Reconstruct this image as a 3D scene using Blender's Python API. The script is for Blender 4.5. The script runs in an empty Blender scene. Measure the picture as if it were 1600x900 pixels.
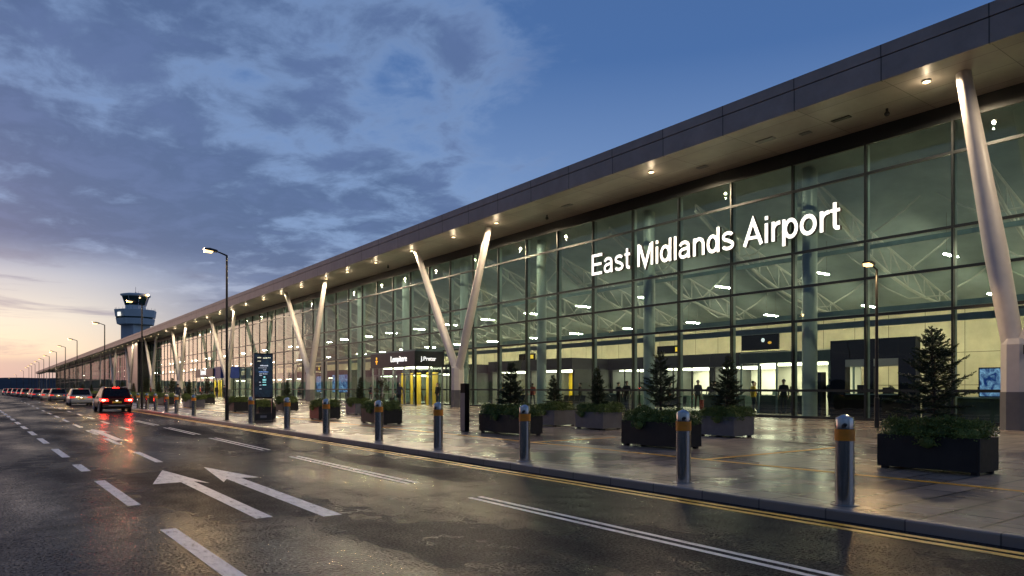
import bpy, bmesh, math, random
from mathutils import Vector, Matrix, noise
R = math.radians
rng = random.Random(7)
S = bpy.context.scene
col = S.collection
PAV = 0.12                       # pavement level (road is z = 0)

# ------------------------------------------------------------------ helpers
class MB:
    def __init__(s): s.v = []; s.f = []; s.m = []
    def add(s, vs, fs, mi=0):
        o = len(s.v); s.v += [tuple(p) for p in vs]
        for f in fs: s.f.append(tuple(i + o for i in f)); s.m.append(mi)
    def box(s, x0, x1, y0, y1, z0, z1, mi=0):
        s.add([(x0,y0,z0),(x1,y0,z0),(x1,y1,z0),(x0,y1,z0),(x0,y0,z1),(x1,y0,z1),(x1,y1,z1),(x0,y1,z1)],
              [(0,3,2,1),(4,5,6,7),(0,1,5,4),(1,2,6,5),(2,3,7,6),(3,0,4,7)], mi)
    def quad(s, a, b, c, d, mi=0): s.add([a,b,c,d], [(0,1,2,3)], mi)
    def tube(s, p0, p1, r0, r1=None, n=10, mi=0, caps=True):
        r1 = r0 if r1 is None else r1
        p0 = Vector(p0); p1 = Vector(p1); d = (p1 - p0)
        if d.length < 1e-6: return
        d.normalize()
        a = d.orthogonal().normalized(); b = d.cross(a)
        vs = []
        for p, r in ((p0, r0), (p1, r1)):
            for k in range(n):
                t = 2*math.pi*k/n
                vs.append(p + a*(r*math.cos(t)) + b*(r*math.sin(t)))
        fs = [(k, (k+1) % n, n+(k+1) % n, n+k) for k in range(n)]
        if caps: fs += [tuple(range(n-1,-1,-1)), tuple(range(n, 2*n))]
        s.add(vs, fs, mi)
    def path(s, pts, r, n=8, mi=0):
        for i in range(len(pts)-1):
            ra = r[i] if isinstance(r, (list, tuple)) else r
            rb = r[i+1] if isinstance(r, (list, tuple)) else r
            s.tube(pts[i], pts[i+1], ra, rb, n, mi)
    def lathe(s, prof, n=24, c=(0,0,0), mi=0, rot=0.0):
        vs = []; fs = []
        for (r, z) in prof:
            for k in range(n):
                t = 2*math.pi*k/n + rot
                vs.append((c[0]+r*math.cos(t), c[1]+r*math.sin(t), c[2]+z))
        for i in range(len(prof)-1):
            for k in range(n):
                fs.append((i*n+k, i*n+(k+1) % n, (i+1)*n+(k+1) % n, (i+1)*n+k))
        fs.append(tuple(range(n-1,-1,-1))); fs.append(tuple(range((len(prof)-1)*n, len(prof)*n)))
        s.add(vs, fs, mi)
    def ball(s, c, rx, ry, rz, nu=10, nv=7, mi=0):
        vs = []; fs = []
        for j in range(nv+1):
            ph = math.pi*j/nv
            for i in range(nu):
                th = 2*math.pi*i/nu
                vs.append((c[0]+rx*math.sin(ph)*math.cos(th), c[1]+ry*math.sin(ph)*math.sin(th), c[2]+rz*math.cos(ph)))
        for j in range(nv):
            for i in range(nu):
                fs.append((j*nu+i, (j+1)*nu+i, (j+1)*nu+(i+1) % nu, j*nu+(i+1) % nu))
        s.add(vs, fs, mi)
    def prism(s, pts, axis, a, b, mi=0):
        """extrude a 2-D outline along axis 'x','y','z' from a to b"""
        n = len(pts)
        def P(p, q):
            return {'x': (q, p[0], p[1]), 'y': (p[0], q, p[1]), 'z': (p[0], p[1], q)}[axis]
        vs = [P(p, a) for p in pts] + [P(p, b) for p in pts]
        fs = [(k, (k+1) % n, n+(k+1) % n, n+k) for k in range(n)] + [tuple(range(n-1,-1,-1)), tuple(range(n, 2*n))]
        s.add(vs, fs, mi)
    def mesh(s, name, mats, smooth=False):
        me = bpy.data.meshes.new(name)
        me.from_pydata(s.v, [], s.f)
        for m in (mats if isinstance(mats, (list, tuple)) else [mats]): me.materials.append(m)
        me.polygons.foreach_set('material_index', s.m)
        bm = bmesh.new(); bm.from_mesh(me); bmesh.ops.recalc_face_normals(bm, faces=bm.faces); bm.to_mesh(me); bm.free()
        if smooth:
            me.polygons.foreach_set('use_smooth', [True]*len(me.polygons))
            try: me.set_sharp_from_angle(angle=R(40))
            except Exception: pass
        me.update()
        return me
    def build(s, name, mats, parent=None, loc=(0,0,0), smooth=False, bevel=0):
        return put(name, s.mesh(name, mats, smooth), parent, loc, bevel)

def put(name, me, parent=None, loc=(0,0,0), bevel=0):
    o = bpy.data.objects.new(name, me); col.objects.link(o); o.location = loc
    if parent: o.parent = parent
    if bevel:
        b = o.modifiers.new('bevel', 'BEVEL'); b.width = bevel; b.segments = 2; b.limit_method = 'ANGLE'; b.angle_limit = R(50)
    return o
def empty(name, loc=(0,0,0), rz=0, parent=None):
    o = bpy.data.objects.new(name, None); col.objects.link(o); o.location = loc; o.rotation_euler = (0,0,rz)
    o.empty_display_size = .3
    if parent: o.parent = parent
    return o
def tag(o, label=None, cat=None, group=None, kind=None):
    if label: o['label'] = label
    if cat: o['category'] = cat
    if group: o['group'] = group
    if kind: o['kind'] = kind
    return o
KIDS = {}
def children(o): return [c for c in col.objects if c.parent == o]
def copy_tree(o, parent=None):
    c = o.copy(); col.objects.link(c)
    if parent: c.parent = parent
    for ch in list(o.children): copy_tree(ch, c)
    return c
ORD = ['first','second','third','fourth','fifth','sixth','seventh','eighth','ninth','tenth','eleventh','twelfth','thirteenth','fourteenth','fifteenth','sixteenth','seventeenth','eighteenth','nineteenth','twentieth']

# ------------------------------------------------------------------ materials
def newmat(name):
    m = bpy.data.materials.new(name); m.use_nodes = True
    nt = m.node_tree; return m, nt, nt.nodes['Principled BSDF']
def N(nt, t, **k):
    n = nt.nodes.new(t)
    for a, b in k.items():
        if a.startswith('i_'):
            key = a[2:]
            key = int(key) if key.isdigit() else key.replace('_', ' ')
            n.inputs[key].default_value = b
        else: setattr(n, a, b)
    return n
def L(nt, a, b): nt.links.new(a, b)
def ramp(nt, stops, fac=None, interp='LINEAR'):
    r = nt.nodes.new('ShaderNodeValToRGB'); r.color_ramp.interpolation = interp
    e = r.color_ramp.elements
    while len(e) < len(stops): e.new(.5)
    for x, (p, c) in zip(e, stops):
        x.position = p; x.color = (*c, 1) if len(c) == 3 else c
    if fac is not None: L(nt, fac, r.inputs[0])
    return r
def pos(nt):
    return N(nt, 'ShaderNodeNewGeometry').outputs['Position']
def objco(nt): return N(nt, 'ShaderNodeTexCoord').outputs['Object']
def mapping(nt, src, scale):
    m = N(nt, 'ShaderNodeMapping'); m.inputs['Scale'].default_value = scale; L(nt, src, m.inputs['Vector']); return m.outputs[0]
def noise_n(nt, src, scale, detail=4, rough=.55, dist=0):
    n = N(nt, 'ShaderNodeTexNoise'); n.inputs['Scale'].default_value = scale; n.inputs['Detail'].default_value = detail
    n.inputs['Roughness'].default_value = rough; n.inputs['Distortion'].default_value = dist
    L(nt, src, n.inputs['Vector']); return n.outputs['Fac']
def bump(nt, b, h, strength, dist=.01):
    n = N(nt, 'ShaderNodeBump'); n.inputs['Strength'].default_value = strength; n.inputs['Distance'].default_value = dist
    L(nt, h, n.inputs['Height'])
    if b is not None: L(nt, n.outputs[0], b.inputs['Normal'])
    return n
def surf(name, c, rough=.5, metal=0, var=.12, scale=3.0, bumpy=0, rvar=.1, spec=.5, coat=0):
    """painted / solid surface with mottling of colour and roughness"""
    m, nt, b = newmat(name)
    f = noise_n(nt, objco(nt), scale, 6)
    lo = tuple(max(0, x*(1-var)) for x in c); hi = tuple(min(1, x*(1+var)) for x in c)
    r = ramp(nt, [(.3, lo), (.7, hi)], f); L(nt, r.outputs[0], b.inputs['Base Color'])
    rr = N(nt, 'ShaderNodeMapRange'); rr.inputs['To Min'].default_value = max(0.02, rough-rvar); rr.inputs['To Max'].default_value = min(1, rough+rvar)
    L(nt, noise_n(nt, objco(nt), scale*2.7, 5), rr.inputs['Value']); L(nt, rr.outputs[0], b.inputs['Roughness'])
    b.inputs['Metallic'].default_value = metal; b.inputs['Specular IOR Level'].default_value = spec
    if coat: b.inputs['Coat Weight'].default_value = coat; b.inputs['Coat Roughness'].default_value = .05
    if bumpy: bump(nt, b, noise_n(nt, objco(nt), scale*12, 4), bumpy, .01)
    return m
def emit(name, c, strength):
    m, nt, b = newmat(name)
    b.inputs['Base Color'].default_value = (*c, 1); b.inputs['Emission Color'].default_value = (*c, 1)
    b.inputs['Emission Strength'].default_value = strength
    return m

M = {}
M['column_white'] = surf('column_white', (.62,.58,.56), .4, var=.05)
M['column_grey'] = surf('column_grey', (.13,.13,.14), .5, var=.1)
M['frame_dark'] = surf('frame_dark', (.018,.022,.025), .35, metal=.3)
M['fin'] = surf('fin', (.22,.29,.28), .35, var=.08)
M['header'] = surf('header', (.012,.014,.016), .35)
M['dark_clad'] = surf('dark_clad', (.02,.022,.028), .3, var=.2)
M['steel_white'] = surf('steel_white', (.44,.47,.45), .4, var=.08)
M['ceil'] = surf('ceil', (.30,.37,.385), .7, var=.16, scale=.6)
M['wall_cream'] = None
M['teal_beam'] = surf('teal_beam', (.13,.20,.21), .4, var=.1)
M['black'] = surf('black', (.005,.005,.006), .35, var=.2, spec=.12)
M['black_matt'] = surf('black_matt', (.015,.015,.016), .6, var=.2)
M['lamp_black'] = surf('lamp_black', (.02,.02,.022), .35, metal=.4)
M['planter'] = surf('planter', (.017,.017,.018), .5, var=.25, scale=4, spec=.3)
M['planter_grey'] = surf('planter_grey', (.12,.12,.135), .45, var=.15, scale=4)
M['planter_red_reflection'] = surf('planter_red_reflection', (.17,.035,.03), .5, var=.2, scale=4)  # red light reflected on a dark planter side, put into its colour
M['planter_brown'] = surf('planter_brown', (.06,.040,.032), .5, var=.2, scale=4)
M['orange'] = surf('orange', (.72,.24,.015), .4, var=.12, scale=14)
M['bark'] = surf('bark', (.07,.05,.035), .9, var=.3, scale=30, bumpy=.5)
M['soil'] = surf('soil', (.02,.015,.01), .95, var=.3, scale=20, bumpy=.6)
M['white_paint'] = None
M['rubber'] = surf('rubber', (.012,.012,.012), .7)
M['rim'] = surf('rim', (.45,.45,.46), .3, metal=.9)
M['car_glass'] = surf('car_glass', (.006,.007,.009), .08, var=.1, rvar=.02, spec=.25)
M['car_black'] = surf('car_black', (.020,.004,.004), .3, var=.1, coat=0, rvar=.03, spec=.10)
M['car_silver'] = surf('car_silver', (.30,.30,.29), .3, metal=.5, var=.05, coat=.6, rvar=.03)
M['car_grey'] = surf('car_grey', (.10,.105,.11), .3, metal=.5, var=.05, coat=.6, rvar=.03)
M['car_blue'] = surf('car_blue', (.05,.07,.12), .3, metal=.4, var=.05, coat=.6, rvar=.03)
M['car_white'] = surf('car_white', (.33,.33,.33), .3, var=.05, coat=.6, rvar=.03)
M['car_trim'] = surf('car_trim', (.02,.02,.02), .5)
M['plate_yellow'] = surf('plate_yellow', (.75,.50,.04), .4)
M['tail_on'] = emit('tail_on', (1,.004,.003), 48)
M['tail_core'] = emit('tail_core', (1,.06,.03), 150)
M['tail_dim'] = emit('tail_dim', (.8,.03,.02), .9)
M['head_on'] = emit('head_on', (1,.93,.8), 40)
M['plate_lamp'] = emit('plate_lamp', (1,.9,.75), 6)
M['warm_lamp'] = emit('warm_lamp', (1,.62,.24), 3.4)
M['down_lamp'] = emit('down_lamp', (1,.74,.40), 4.5)
M['strip_lamp'] = emit('strip_lamp', (1,.86,.54), 290)
M['shop_lamp'] = emit('shop_lamp', (1,.90,.62), 12)
M['letter'] = emit('letter', (1,.99,.96), 1.15)
M['letter_side'] = surf('letter_side', (.05,.05,.05), .5)
M['sign_white'] = emit('sign_white', (1,1,.97), 1.0)
M['sign_amber'] = emit('sign_amber', (1,.5,.05), .9)
M['sign_panel'] = surf('sign_panel', (.022,.024,.032), .35, var=.1)
M['shop_yellow'] = surf('shop_yellow', (.52,.345,.015), .6, var=.1, scale=1)
M['shop_white'] = surf('shop_white', (.75,.72,.62), .6, var=.05, scale=1)
M['shop_dark'] = surf('shop_dark', (.05,.055,.05), .6, var=.2, scale=1)
M['counter'] = surf('counter', (.035,.055,.05), .35, var=.2, scale=2)
M['tower_wall'] = surf('tower_wall', (.62,.66,.66), .6, var=.08, scale=.3)
M['tower_pale'] = surf('tower_pale', (.55,.54,.56), .6, var=.08, scale=.3)
M['tower_glass'] = surf('tower_glass', (.02,.045,.04), .08, var=.1, rvar=.03)
M['tower_lit'] = emit('tower_lit', (1,.95,.85), 1.1)
M['hill'] = surf('hill', (.030,.034,.042), 1, var=.35, scale=.03)
M['steel_dull'] = surf('steel_dull', (.22,.22,.23), .4, metal=.6)

# brushed stainless steel (bollards)
m, nt, b = newmat('brushed_steel'); M['steel'] = m
f = noise_n(nt, mapping(nt, objco(nt), (60,60,1.2)), 1.5, 5)
L(nt, ramp(nt, [(.3,(.34,.33,.32)),(.7,(.52,.50,.48))], f).outputs[0], b.inputs['Base Color'])
b.inputs['Metallic'].default_value = 1; b.inputs['Roughness'].default_value = .16
b.inputs['Anisotropic'].default_value = 0

# wet asphalt: dull stone with a film of water that lies thicker in places and between the grains
m, nt, b = newmat('wet_asphalt'); M['asphalt'] = m
p = pos(nt)
big = noise_n(nt, mapping(nt, p, (1.0,.30,1)), .42, 5, .5)
mid = noise_n(nt, p, 2.6, 5, .6)
wet = N(nt, 'ShaderNodeMath', operation='MULTIPLY_ADD'); L(nt, mid, wet.inputs[0]); wet.inputs[1].default_value = .22; L(nt, big, wet.inputs[2])
wetr = ramp(nt, [(.44,(.0,.0,.0)),(.74,(1,1,1))], wet.outputs[0])
fine = noise_n(nt, p, 36, 5, .72)
vor = N(nt, 'ShaderNodeTexVoronoi'); vor.inputs['Scale'].default_value = 46; L(nt, p, vor.inputs['Vector'])
grain = ramp(nt, [(.40,(.15,.15,.15)),(.62,(1,1,1))], fine)
cr = ramp(nt, [(.34,(.006,.006,.008)),(.70,(.046,.049,.058))], fine)
L(nt, cr.outputs[0], b.inputs['Base Color']); b.inputs['Roughness'].default_value = .9; b.inputs['Specular IOR Level'].default_value = 0
hh = N(nt, 'ShaderNodeMath', operation='ADD'); L(nt, vor.outputs['Distance'], hh.inputs[0]); L(nt, fine, hh.inputs[1])
bump(nt, b, hh.outputs[0], .6, .006)
film = N(nt, 'ShaderNodeBsdfPrincipled'); film.inputs['Base Color'].default_value = (.006,.006,.007,1); film.inputs['Specular IOR Level'].default_value = .5
ro = N(nt, 'ShaderNodeMapRange'); ro.inputs['To Min'].default_value = .34; ro.inputs['To Max'].default_value = .17
L(nt, wetr.outputs[0], ro.inputs['Value']); L(nt, ro.outputs[0], film.inputs['Roughness'])
bs = N(nt, 'ShaderNodeMapRange'); bs.inputs['To Min'].default_value = .5; bs.inputs['To Max'].default_value = .26
L(nt, wetr.outputs[0], bs.inputs['Value'])
bn = bump(nt, film, hh.outputs[0], .3, .005); L(nt, bs.outputs[0], bn.inputs['Strength'])
fc = N(nt, 'ShaderNodeMapRange'); fc.inputs['To Min'].default_value = .14; fc.inputs['To Max'].default_value = .86
L(nt, wetr.outputs[0], fc.inputs['Value'])
fg = N(nt, 'ShaderNodeMath', operation='MULTIPLY'); L(nt, fc.outputs[0], fg.inputs[0]); L(nt, grain.outputs[0], fg.inputs[1])
mxs = N(nt, 'ShaderNodeMixShader'); L(nt, fg.outputs[0], mxs.inputs[0]); L(nt, b.outputs[0], mxs.inputs[1]); L(nt, film.outputs[0], mxs.inputs[2])
L(nt, mxs.outputs[0], nt.nodes['Material Output'].inputs['Surface'])

# road paint, worn
def paint(name, c):
    m, nt, b = newmat(name)
    p = pos(nt)
    f = noise_n(nt, mapping(nt, p, (1.6,.5,1)), 7, 9, .78)
    L(nt, ramp(nt, [(.36, tuple(x*.14 for x in c)), (.45, tuple(x*.8 for x in c)), (.6, c)], f).outputs[0], b.inputs['Base Color'])
    b.inputs['Roughness'].default_value = .42
    bump(nt, b, noise_n(nt, p, 90, 3), .35, .004)
    return m
M['white_paint'] = paint('white_paint', (.82,.81,.80))
M['yellow_paint'] = paint('yellow_paint', (.88,.50,.03))
M['tactile_yellow'] = paint('tactile_yellow', (.92,.44,.02))

# paving slabs
m, nt, b = newmat('paving_slabs'); M['paving'] = m
p = pos(nt)
br = N(nt, 'ShaderNodeTexBrick'); br.offset = .5
br.inputs['Scale'].default_value = 1; br.inputs['Brick Width'].default_value = .9; br.inputs['Row Height'].default_value = .6
br.inputs['Mortar Size'].default_value = .022; br.inputs['Mortar Smooth'].default_value = .2; br.inputs['Bias'].default_value = -.1
br.inputs['Color1'].default_value = (.40,.325,.265,1); br.inputs['Color2'].default_value = (.22,.182,.155,1); br.inputs['Mortar'].default_value = (.03,.027,.024,1)
L(nt, p, br.inputs['Vector'])
f = noise_n(nt, p, 1.3, 6, .65); g = noise_n(nt, mapping(nt, p, (1,.5,1)), .42, 4, .45)
mx = N(nt, 'ShaderNodeMix', data_type='RGBA', blend_type='MULTIPLY'); mx.inputs[0].default_value = 1
L(nt, br.outputs['Color'], mx.inputs[6]); L(nt, ramp(nt, [(.3,(.62,.62,.64)),(.7,(1.1,1.08,1.05))], f).outputs[0], mx.inputs[7])
L(nt, mx.outputs[2], b.inputs['Base Color'])
ro = ramp(nt, [(.30,(.16,.16,.16)),(.72,(.38,.38,.38))], g); L(nt, ro.outputs[0], b.inputs['Roughness'])
b.inputs['Specular IOR Level'].default_value = .4
inv = N(nt, 'ShaderNodeMath', operation='MULTIPLY_ADD'); L(nt, br.outputs['Fac'], inv.inputs[0]); inv.inputs[1].default_value = -1.0
L(nt, noise_n(nt, p, 7, 4), inv.inputs[2])
bump(nt, b, inv.outputs[0], .22, .012)

m, nt, b = newmat('kerb_stone'); M['kerb'] = m
p = pos(nt)
br = N(nt, 'ShaderNodeTexBrick'); br.offset = 0
br.inputs['Scale'].default_value = 1; br.inputs['Brick Width'].default_value = 9; br.inputs['Row Height'].default_value = .92; br.inputs['Mortar Size'].default_value = .010
br.inputs['Color1'].default_value = (.24,.215,.20,1); br.inputs['Color2'].default_value = (.18,.165,.155,1); br.inputs['Mortar'].default_value = (.07,.065,.06,1)
L(nt, p, br.inputs['Vector']); L(nt, br.outputs['Color'], b.inputs['Base Color'])
b.inputs['Roughness'].default_value = .38; bump(nt, b, noise_n(nt, p, 60, 4), .3, .004)

# indoor floor
m, nt, b = newmat('hall_tiles'); M['hall'] = m
p = pos(nt)
br = N(nt, 'ShaderNodeTexBrick'); br.offset = 0
br.inputs['Scale'].default_value = 1; br.inputs['Brick Width'].default_value = 1; br.inputs['Row Height'].default_value = 1; br.inputs['Mortar Size'].default_value = .01
br.inputs['Color1'].default_value = (.34,.33,.27,1); br.inputs['Color2'].default_value = (.28,.27,.23,1); br.inputs['Mortar'].default_value = (.2,.2,.18,1)
L(nt, p, br.inputs['Vector']); L(nt, br.outputs['Color'], b.inputs['Base Color']); b.inputs['Roughness'].default_value = .25

# soffit and fascia panels
def panels(name, c, w, h, off, gap=.012, rough=.4, metal=0, axis='xy', var=.12):
    m, nt, b = newmat(name)
    p = pos(nt)
    sx = N(nt, 'ShaderNodeSeparateXYZ'); L(nt, p, sx.inputs[0]); cx = N(nt, 'ShaderNodeCombineXYZ')
    L(nt, sx.outputs['Y'], cx.inputs['X']); L(nt, sx.outputs['X' if axis == 'xy' else 'Z'], cx.inputs['Y'])
    ad = N(nt, 'ShaderNodeVectorMath', operation='ADD'); ad.inputs[1].default_value = off; L(nt, cx.outputs[0], ad.inputs[0])
    br = N(nt, 'ShaderNodeTexBrick'); br.offset = 0
    br.inputs['Scale'].default_value = 1; br.inputs['Brick Width'].default_value = w; br.inputs['Row Height'].default_value = h
    br.inputs['Mortar Size'].default_value = gap; br.inputs['Mortar Smooth'].default_value = .1
    br.inputs['Color1'].default_value = (*[x*(1+var) for x in c],1); br.inputs['Color2'].default_value = (*[x*(1-var) for x in c],1)
    br.inputs['Mortar'].default_value = (*[x*.25 for x in c],1)
    L(nt, ad.outputs[0], br.inputs['Vector'])
    mx = N(nt, 'ShaderNodeMix', data_type='RGBA', blend_type='MULTIPLY'); mx.inputs[0].default_value = 1
    L(nt, br.outputs['Color'], mx.inputs[6]); L(nt, ramp(nt, [(.3,(.82,.82,.82)),(.7,(1.1,1.1,1.1))], noise_n(nt, p, .8, 6, .65)).outputs[0], mx.inputs[7])
    L(nt, mx.outputs[2], b.inputs['Base Color']); b.inputs['Roughness'].default_value = rough; b.inputs['Metallic'].default_value = metal
    return m
M['wall_cream'] = panels('wall_cream', (.84,.73,.52), 2.38, 2.1, (0,.3,0), gap=.02, rough=.5, axis='yz', var=.05)
M['soffit'] = panels('soffit_panels', (.30,.265,.235), 3.57, 1.55, (1.2,.1,0), gap=.014, rough=.42)
M['fascia'] = panels('fascia_panels', (.30,.25,.225), 3.57, 5, (1.2,0,0), gap=.025, rough=.42, metal=.25, axis='yz', var=.05)

# curtain-wall glass: clear sheet with Fresnel mirror reflection, faint waviness
m, nt, b = newmat('curtain_glass'); M['glass'] = m
nt.nodes.remove(b)
out = nt.nodes['Material Output']
tr = N(nt, 'ShaderNodeBsdfTransparent'); tr.inputs[0].default_value = (.64,.76,.75,1)
gl = N(nt, 'ShaderNodeBsdfGlossy'); gl.inputs['Roughness'].default_value = .0; gl.inputs['Color'].default_value = (.95,1,.98,1)
fr = N(nt, 'ShaderNodeLayerWeight'); fr.inputs['Blend'].default_value = .5
p5 = N(nt, 'ShaderNodeMath', operation='POWER'); L(nt, fr.outputs['Facing'], p5.inputs[0]); p5.inputs[1].default_value = 5
mu = N(nt, 'ShaderNodeMath', operation='MULTIPLY_ADD', use_clamp=True); L(nt, p5.outputs[0], mu.inputs[0]); mu.inputs[1].default_value = .85; mu.inputs[2].default_value = .07
bn = bump(nt, None, noise_n(nt, pos(nt), .55, 2), .12, .05); L(nt, bn.outputs[0], gl.inputs['Normal'])
mix = N(nt, 'ShaderNodeMixShader'); L(nt, mu.outputs[0], mix.inputs[0]); L(nt, tr.outputs[0], mix.inputs[1]); L(nt, gl.outputs[0], mix.inputs[2])
L(nt, mix.outputs[0], out.inputs['Surface'])

def leafmat(name, a, c2):
    m, nt, b = newmat(name)
    f = noise_n(nt, objco(nt), 7, 3)
    g = N(nt, 'ShaderNodeNewGeometry')
    ad = N(nt, 'ShaderNodeMath', operation='MULTIPLY_ADD'); L(nt, g.outputs['Random Per Island'], ad.inputs[0]); ad.inputs[1].default_value = .5; L(nt, f, ad.inputs[2])
    L(nt, ramp(nt, [(.35, a), (1.0, c2)], ad.outputs[0]).outputs[0], b.inputs['Base Color'])
    b.inputs['Roughness'].default_value = .55; b.inputs['Specular IOR Level'].default_value = .3
    return m
M['needle'] = leafmat('needle', (.018,.030,.014), (.075,.095,.040))
M['leaf'] = leafmat('leaf', (.045,.075,.020), (.19,.25,.06))
M['leaf_russet'] = leafmat('leaf_russet', (.06,.05,.018), (.16,.11,.04))
M['grass'] = surf('grass', (.035,.05,.02), 1, var=.4, scale=.4)

def screenmat(name, base, hi, scale, strength):
    m, nt, b = newmat(name)
    f = noise_n(nt, objco(nt), scale, 5, .6, 1.2)
    r = ramp(nt, [(.40, base), (.56, tuple((x+y)/2 for x, y in zip(base, hi))), (.66, hi)], f)
    b.inputs['Base Color'].default_value = (0.01,.01,.012,1); L(nt, r.outputs[0], b.inputs['Emission Color']); b.inputs['Emission Strength'].default_value = strength
    b.inputs['Roughness'].default_value = .15
    return m
M['screen_blue'] = screenmat('screen_blue', (.004,.03,.16), (.35,.6,.85), 2.6, .9)
M['screen_dark'] = screenmat('screen_dark', (.004,.006,.01), (.02,.06,.10), 1.5, .5)

# ------------------------------------------------------------------ ground, road, pavement
FX = 31.55          # glass line
ZS = 13.2           # soffit
BAY = 3.57
T0 = 12.45          # a mullion
TA = T0 - 6*BAY     # near end of the building
TB = T0 + 143*BAY   # end of the glass
TC = 690.0          # tip of the canopy

g = MB(); g.quad((-4000,-1500,-.03),(4000,-1500,-.03),(4000,5000,-.03),(-4000,5000,-.03)); tag(g.build('ground', M['grass']), kind='structure')
r = MB(); r.quad((-7.4,-80,0),(8.1,-80,0),(8.1,1400,0),(-7.4,1400,0)); tag(r.build('road', M['asphalt']), kind='structure')
p_ = MB(); p_.box(8.26,FX+.3,-80,TC+60,-.05,PAV); tag(p_.build('pavement', M['paving']), kind='structure')
k = MB(); k.box(8.1,8.256,-80,TC+60,-.05,PAV+.003); tag(k.build('kerb', M['kerb'], bevel=.022), kind='structure')
k = MB(); k.box(-7.56,-7.4,-80,1400,-.05,.11); tag(k.build('kerb', M['kerb'], bevel=.02), kind='structure')
h = MB(); h.box(FX+.32,50.2,TA,TB,-.02,PAV-.004); tag(h.build('hall_floor', M['hall']), kind='structure')
pl = MB(); pl.box(FX+.1,FX+.318,TA,TB,-.02,PAV+.05); PLINTH = pl

def strip(mb, x0, x1, a, b, z=.004, xa=0.0):
    """a painted bar between t=a and t=b, xa = sideways drift per metre"""
    mb.quad((x0+xa*a,a,z),(x1+xa*a,a,z),(x1+xa*b,b,z),(x0+xa*b,b,z))
w = MB()
for a, b in ((-6,-0.5),(1.0,8.5),(10.35,16.1),(18.1,23.6),(25.6,31),(33,38.5)):
    strip(w, 5.47, 5.55, a, b); strip(w, 5.64, 5.72, a, b)
d = -14
for a, b in ((-6,-3),(-1,2.2),(3.6,8.6),(10.6,13.8),(15.5,17),(18.9,21.7),(24,26.6)): strip(w, 1.68, 1.84, a, b, xa=-.022)
t = 28.5
while t < 74: strip(w, 1.68, 1.84, t, t+2.6, xa=-.022); t += 4.6
t = 16.5
for a in (16.5,22.4,27.6,33,39,45,51,58,66,74,83,93,104): strip(w, 2.78, 2.92, a, a+3.0)
for a in (30,36,42,48,55,63,72,82,93): strip(w, 4.1, 4.24, a, a+2.6)
t = -10
while t < 140: strip(w, -2.9, -2.76, t, t+3); t += 6
# two lane arrows
def arrow(mb, tip, bl, br_, tail, wd, notch):
    z = .004
    mb.add([(tip[0],tip[1],z),(bl[0],bl[1],z),(notch[0]-wd/2,notch[1],z),(tail[0]-wd/2,tail[1],z),(tail[0]+wd/2,tail[1],z),(notch[0]+wd/2,notch[1],z),(br_[0],br_[1],z)],
           [(0,1,2,5,6),(2,3,4,5)])
arrow(w, (3.38,14.95),(3.11,12.35),(3.78,12.65),(3.375,8.3),.24,(3.38,12.75))
arrow(w, (2.615,14.85),(2.10,12.75),(2.89,12.35),(2.65,8.65),.20,(2.63,12.75))
arrow(w, (3.05,31.5),(2.75,28.8),(3.4,28.8),(3.08,24.2),.22,(3.06,29.1))
tag(w.build('lane_markings', M['white_paint']), kind='structure')
y = MB()
for x0 in (7.60, 7.80): strip(y, x0, x0+.115, -60, 400)
tag(y.build('yellow_lines', M['yellow_paint']), kind='structure')
y = MB(); z = PAV+.004
strip(y, 11.60, 11.76, -20, 60, z)
for a, x1 in ((9.15,16.8),(14.9,14.8),(24.0,14.5),(33,15)): y.quad((11.764,a,z),(x1,a-.05,z),(x1,a+.11,z),(11.764,a+.16,z))
tag(y.build('guide_strip', M['tactile_yellow']), kind='structure')
# hills along the horizon
hm = MB(); n = 240
vs = []
for i in range(n+1):
    a = -1.9 + 3.3*i/n
    D = 1650
    x = D*math.sin(a); yy = D*math.cos(a)
    hgt = 15 + 9*noise.noise((a*5,1.3,0)) + 4*noise.noise((a*31,4,0)) + 2.2*noise.noise((a*120,7,0)) + 1.2*noise.noise((a*400,2,0))
    vs += [(x*.93,yy*.93,-.5),(x,yy,hgt+2),(x*1.2,yy*1.2,-.5)]
hm.add(vs, [(3*i,3*i+3,3*i+4,3*i+1) for i in range(n)] + [(3*i+1,3*i+4,3*i+5,3*i+2) for i in range(n)])
tag(hm.build('hills', M['hill']), kind='structure')

# ------------------------------------------------------------------ terminal
T = empty('terminal_building', (0,0,0))
tag(T, 'long glass fronted airport terminal with overhanging flat canopy and white V columns', 'terminal building')
PLINTH.build('plinth', M['kerb'], T)
XF = 26.9
b = MB(); b.box(XF+.06,51,TA,TC-26,14.15,14.42); b.box(FX+.1,51,TA,TB,13.3,14.148); b.build('roof', M['column_grey'], T)
b = MB()
def edge(z0, z1, x0):
    b.add([(x0,TA-.3,z0),(x0+.12,TA-.3,z0),(x0+.12,TC-28,z0),(x0,TC-28,z0),(x0,TA-.3,z1),(x0+.12,TA-.3,z1),(x0+.12,TC-28,z1),(x0,TC-28,z1)],
          [(0,3,2,1),(4,5,6,7),(0,1,5,4),(1,2,6,5),(2,3,7,6),(3,0,4,7)])
edge(ZS-.05, 14.02, XF); edge(14.05, 14.5, XF-.03)
b.prism([(XF,TC-27.98),(XF+.12,TC-27.98),(30.6,TC),(30.2,TC)], 'z', ZS-.05, 14.02)
b.prism([(XF-.03,TC-27.98),(XF+.12,TC-27.98),(30.6,TC),(30.17,TC)], 'z', 14.05, 14.5)
b.box(XF,51,TA-.3,TA-.18,13.0,14.5)
b.build('fascia', M['fascia'], T)
b = MB(); b.box(XF+.125,FX+.05,TA,TC-28,ZS,ZS+.12); b.prism([(XF+.125,TC-27.98),(FX+.05,TC-27.98),(31,TC-1),(30.65,TC-1)], 'z', ZS, ZS+.12)
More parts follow.
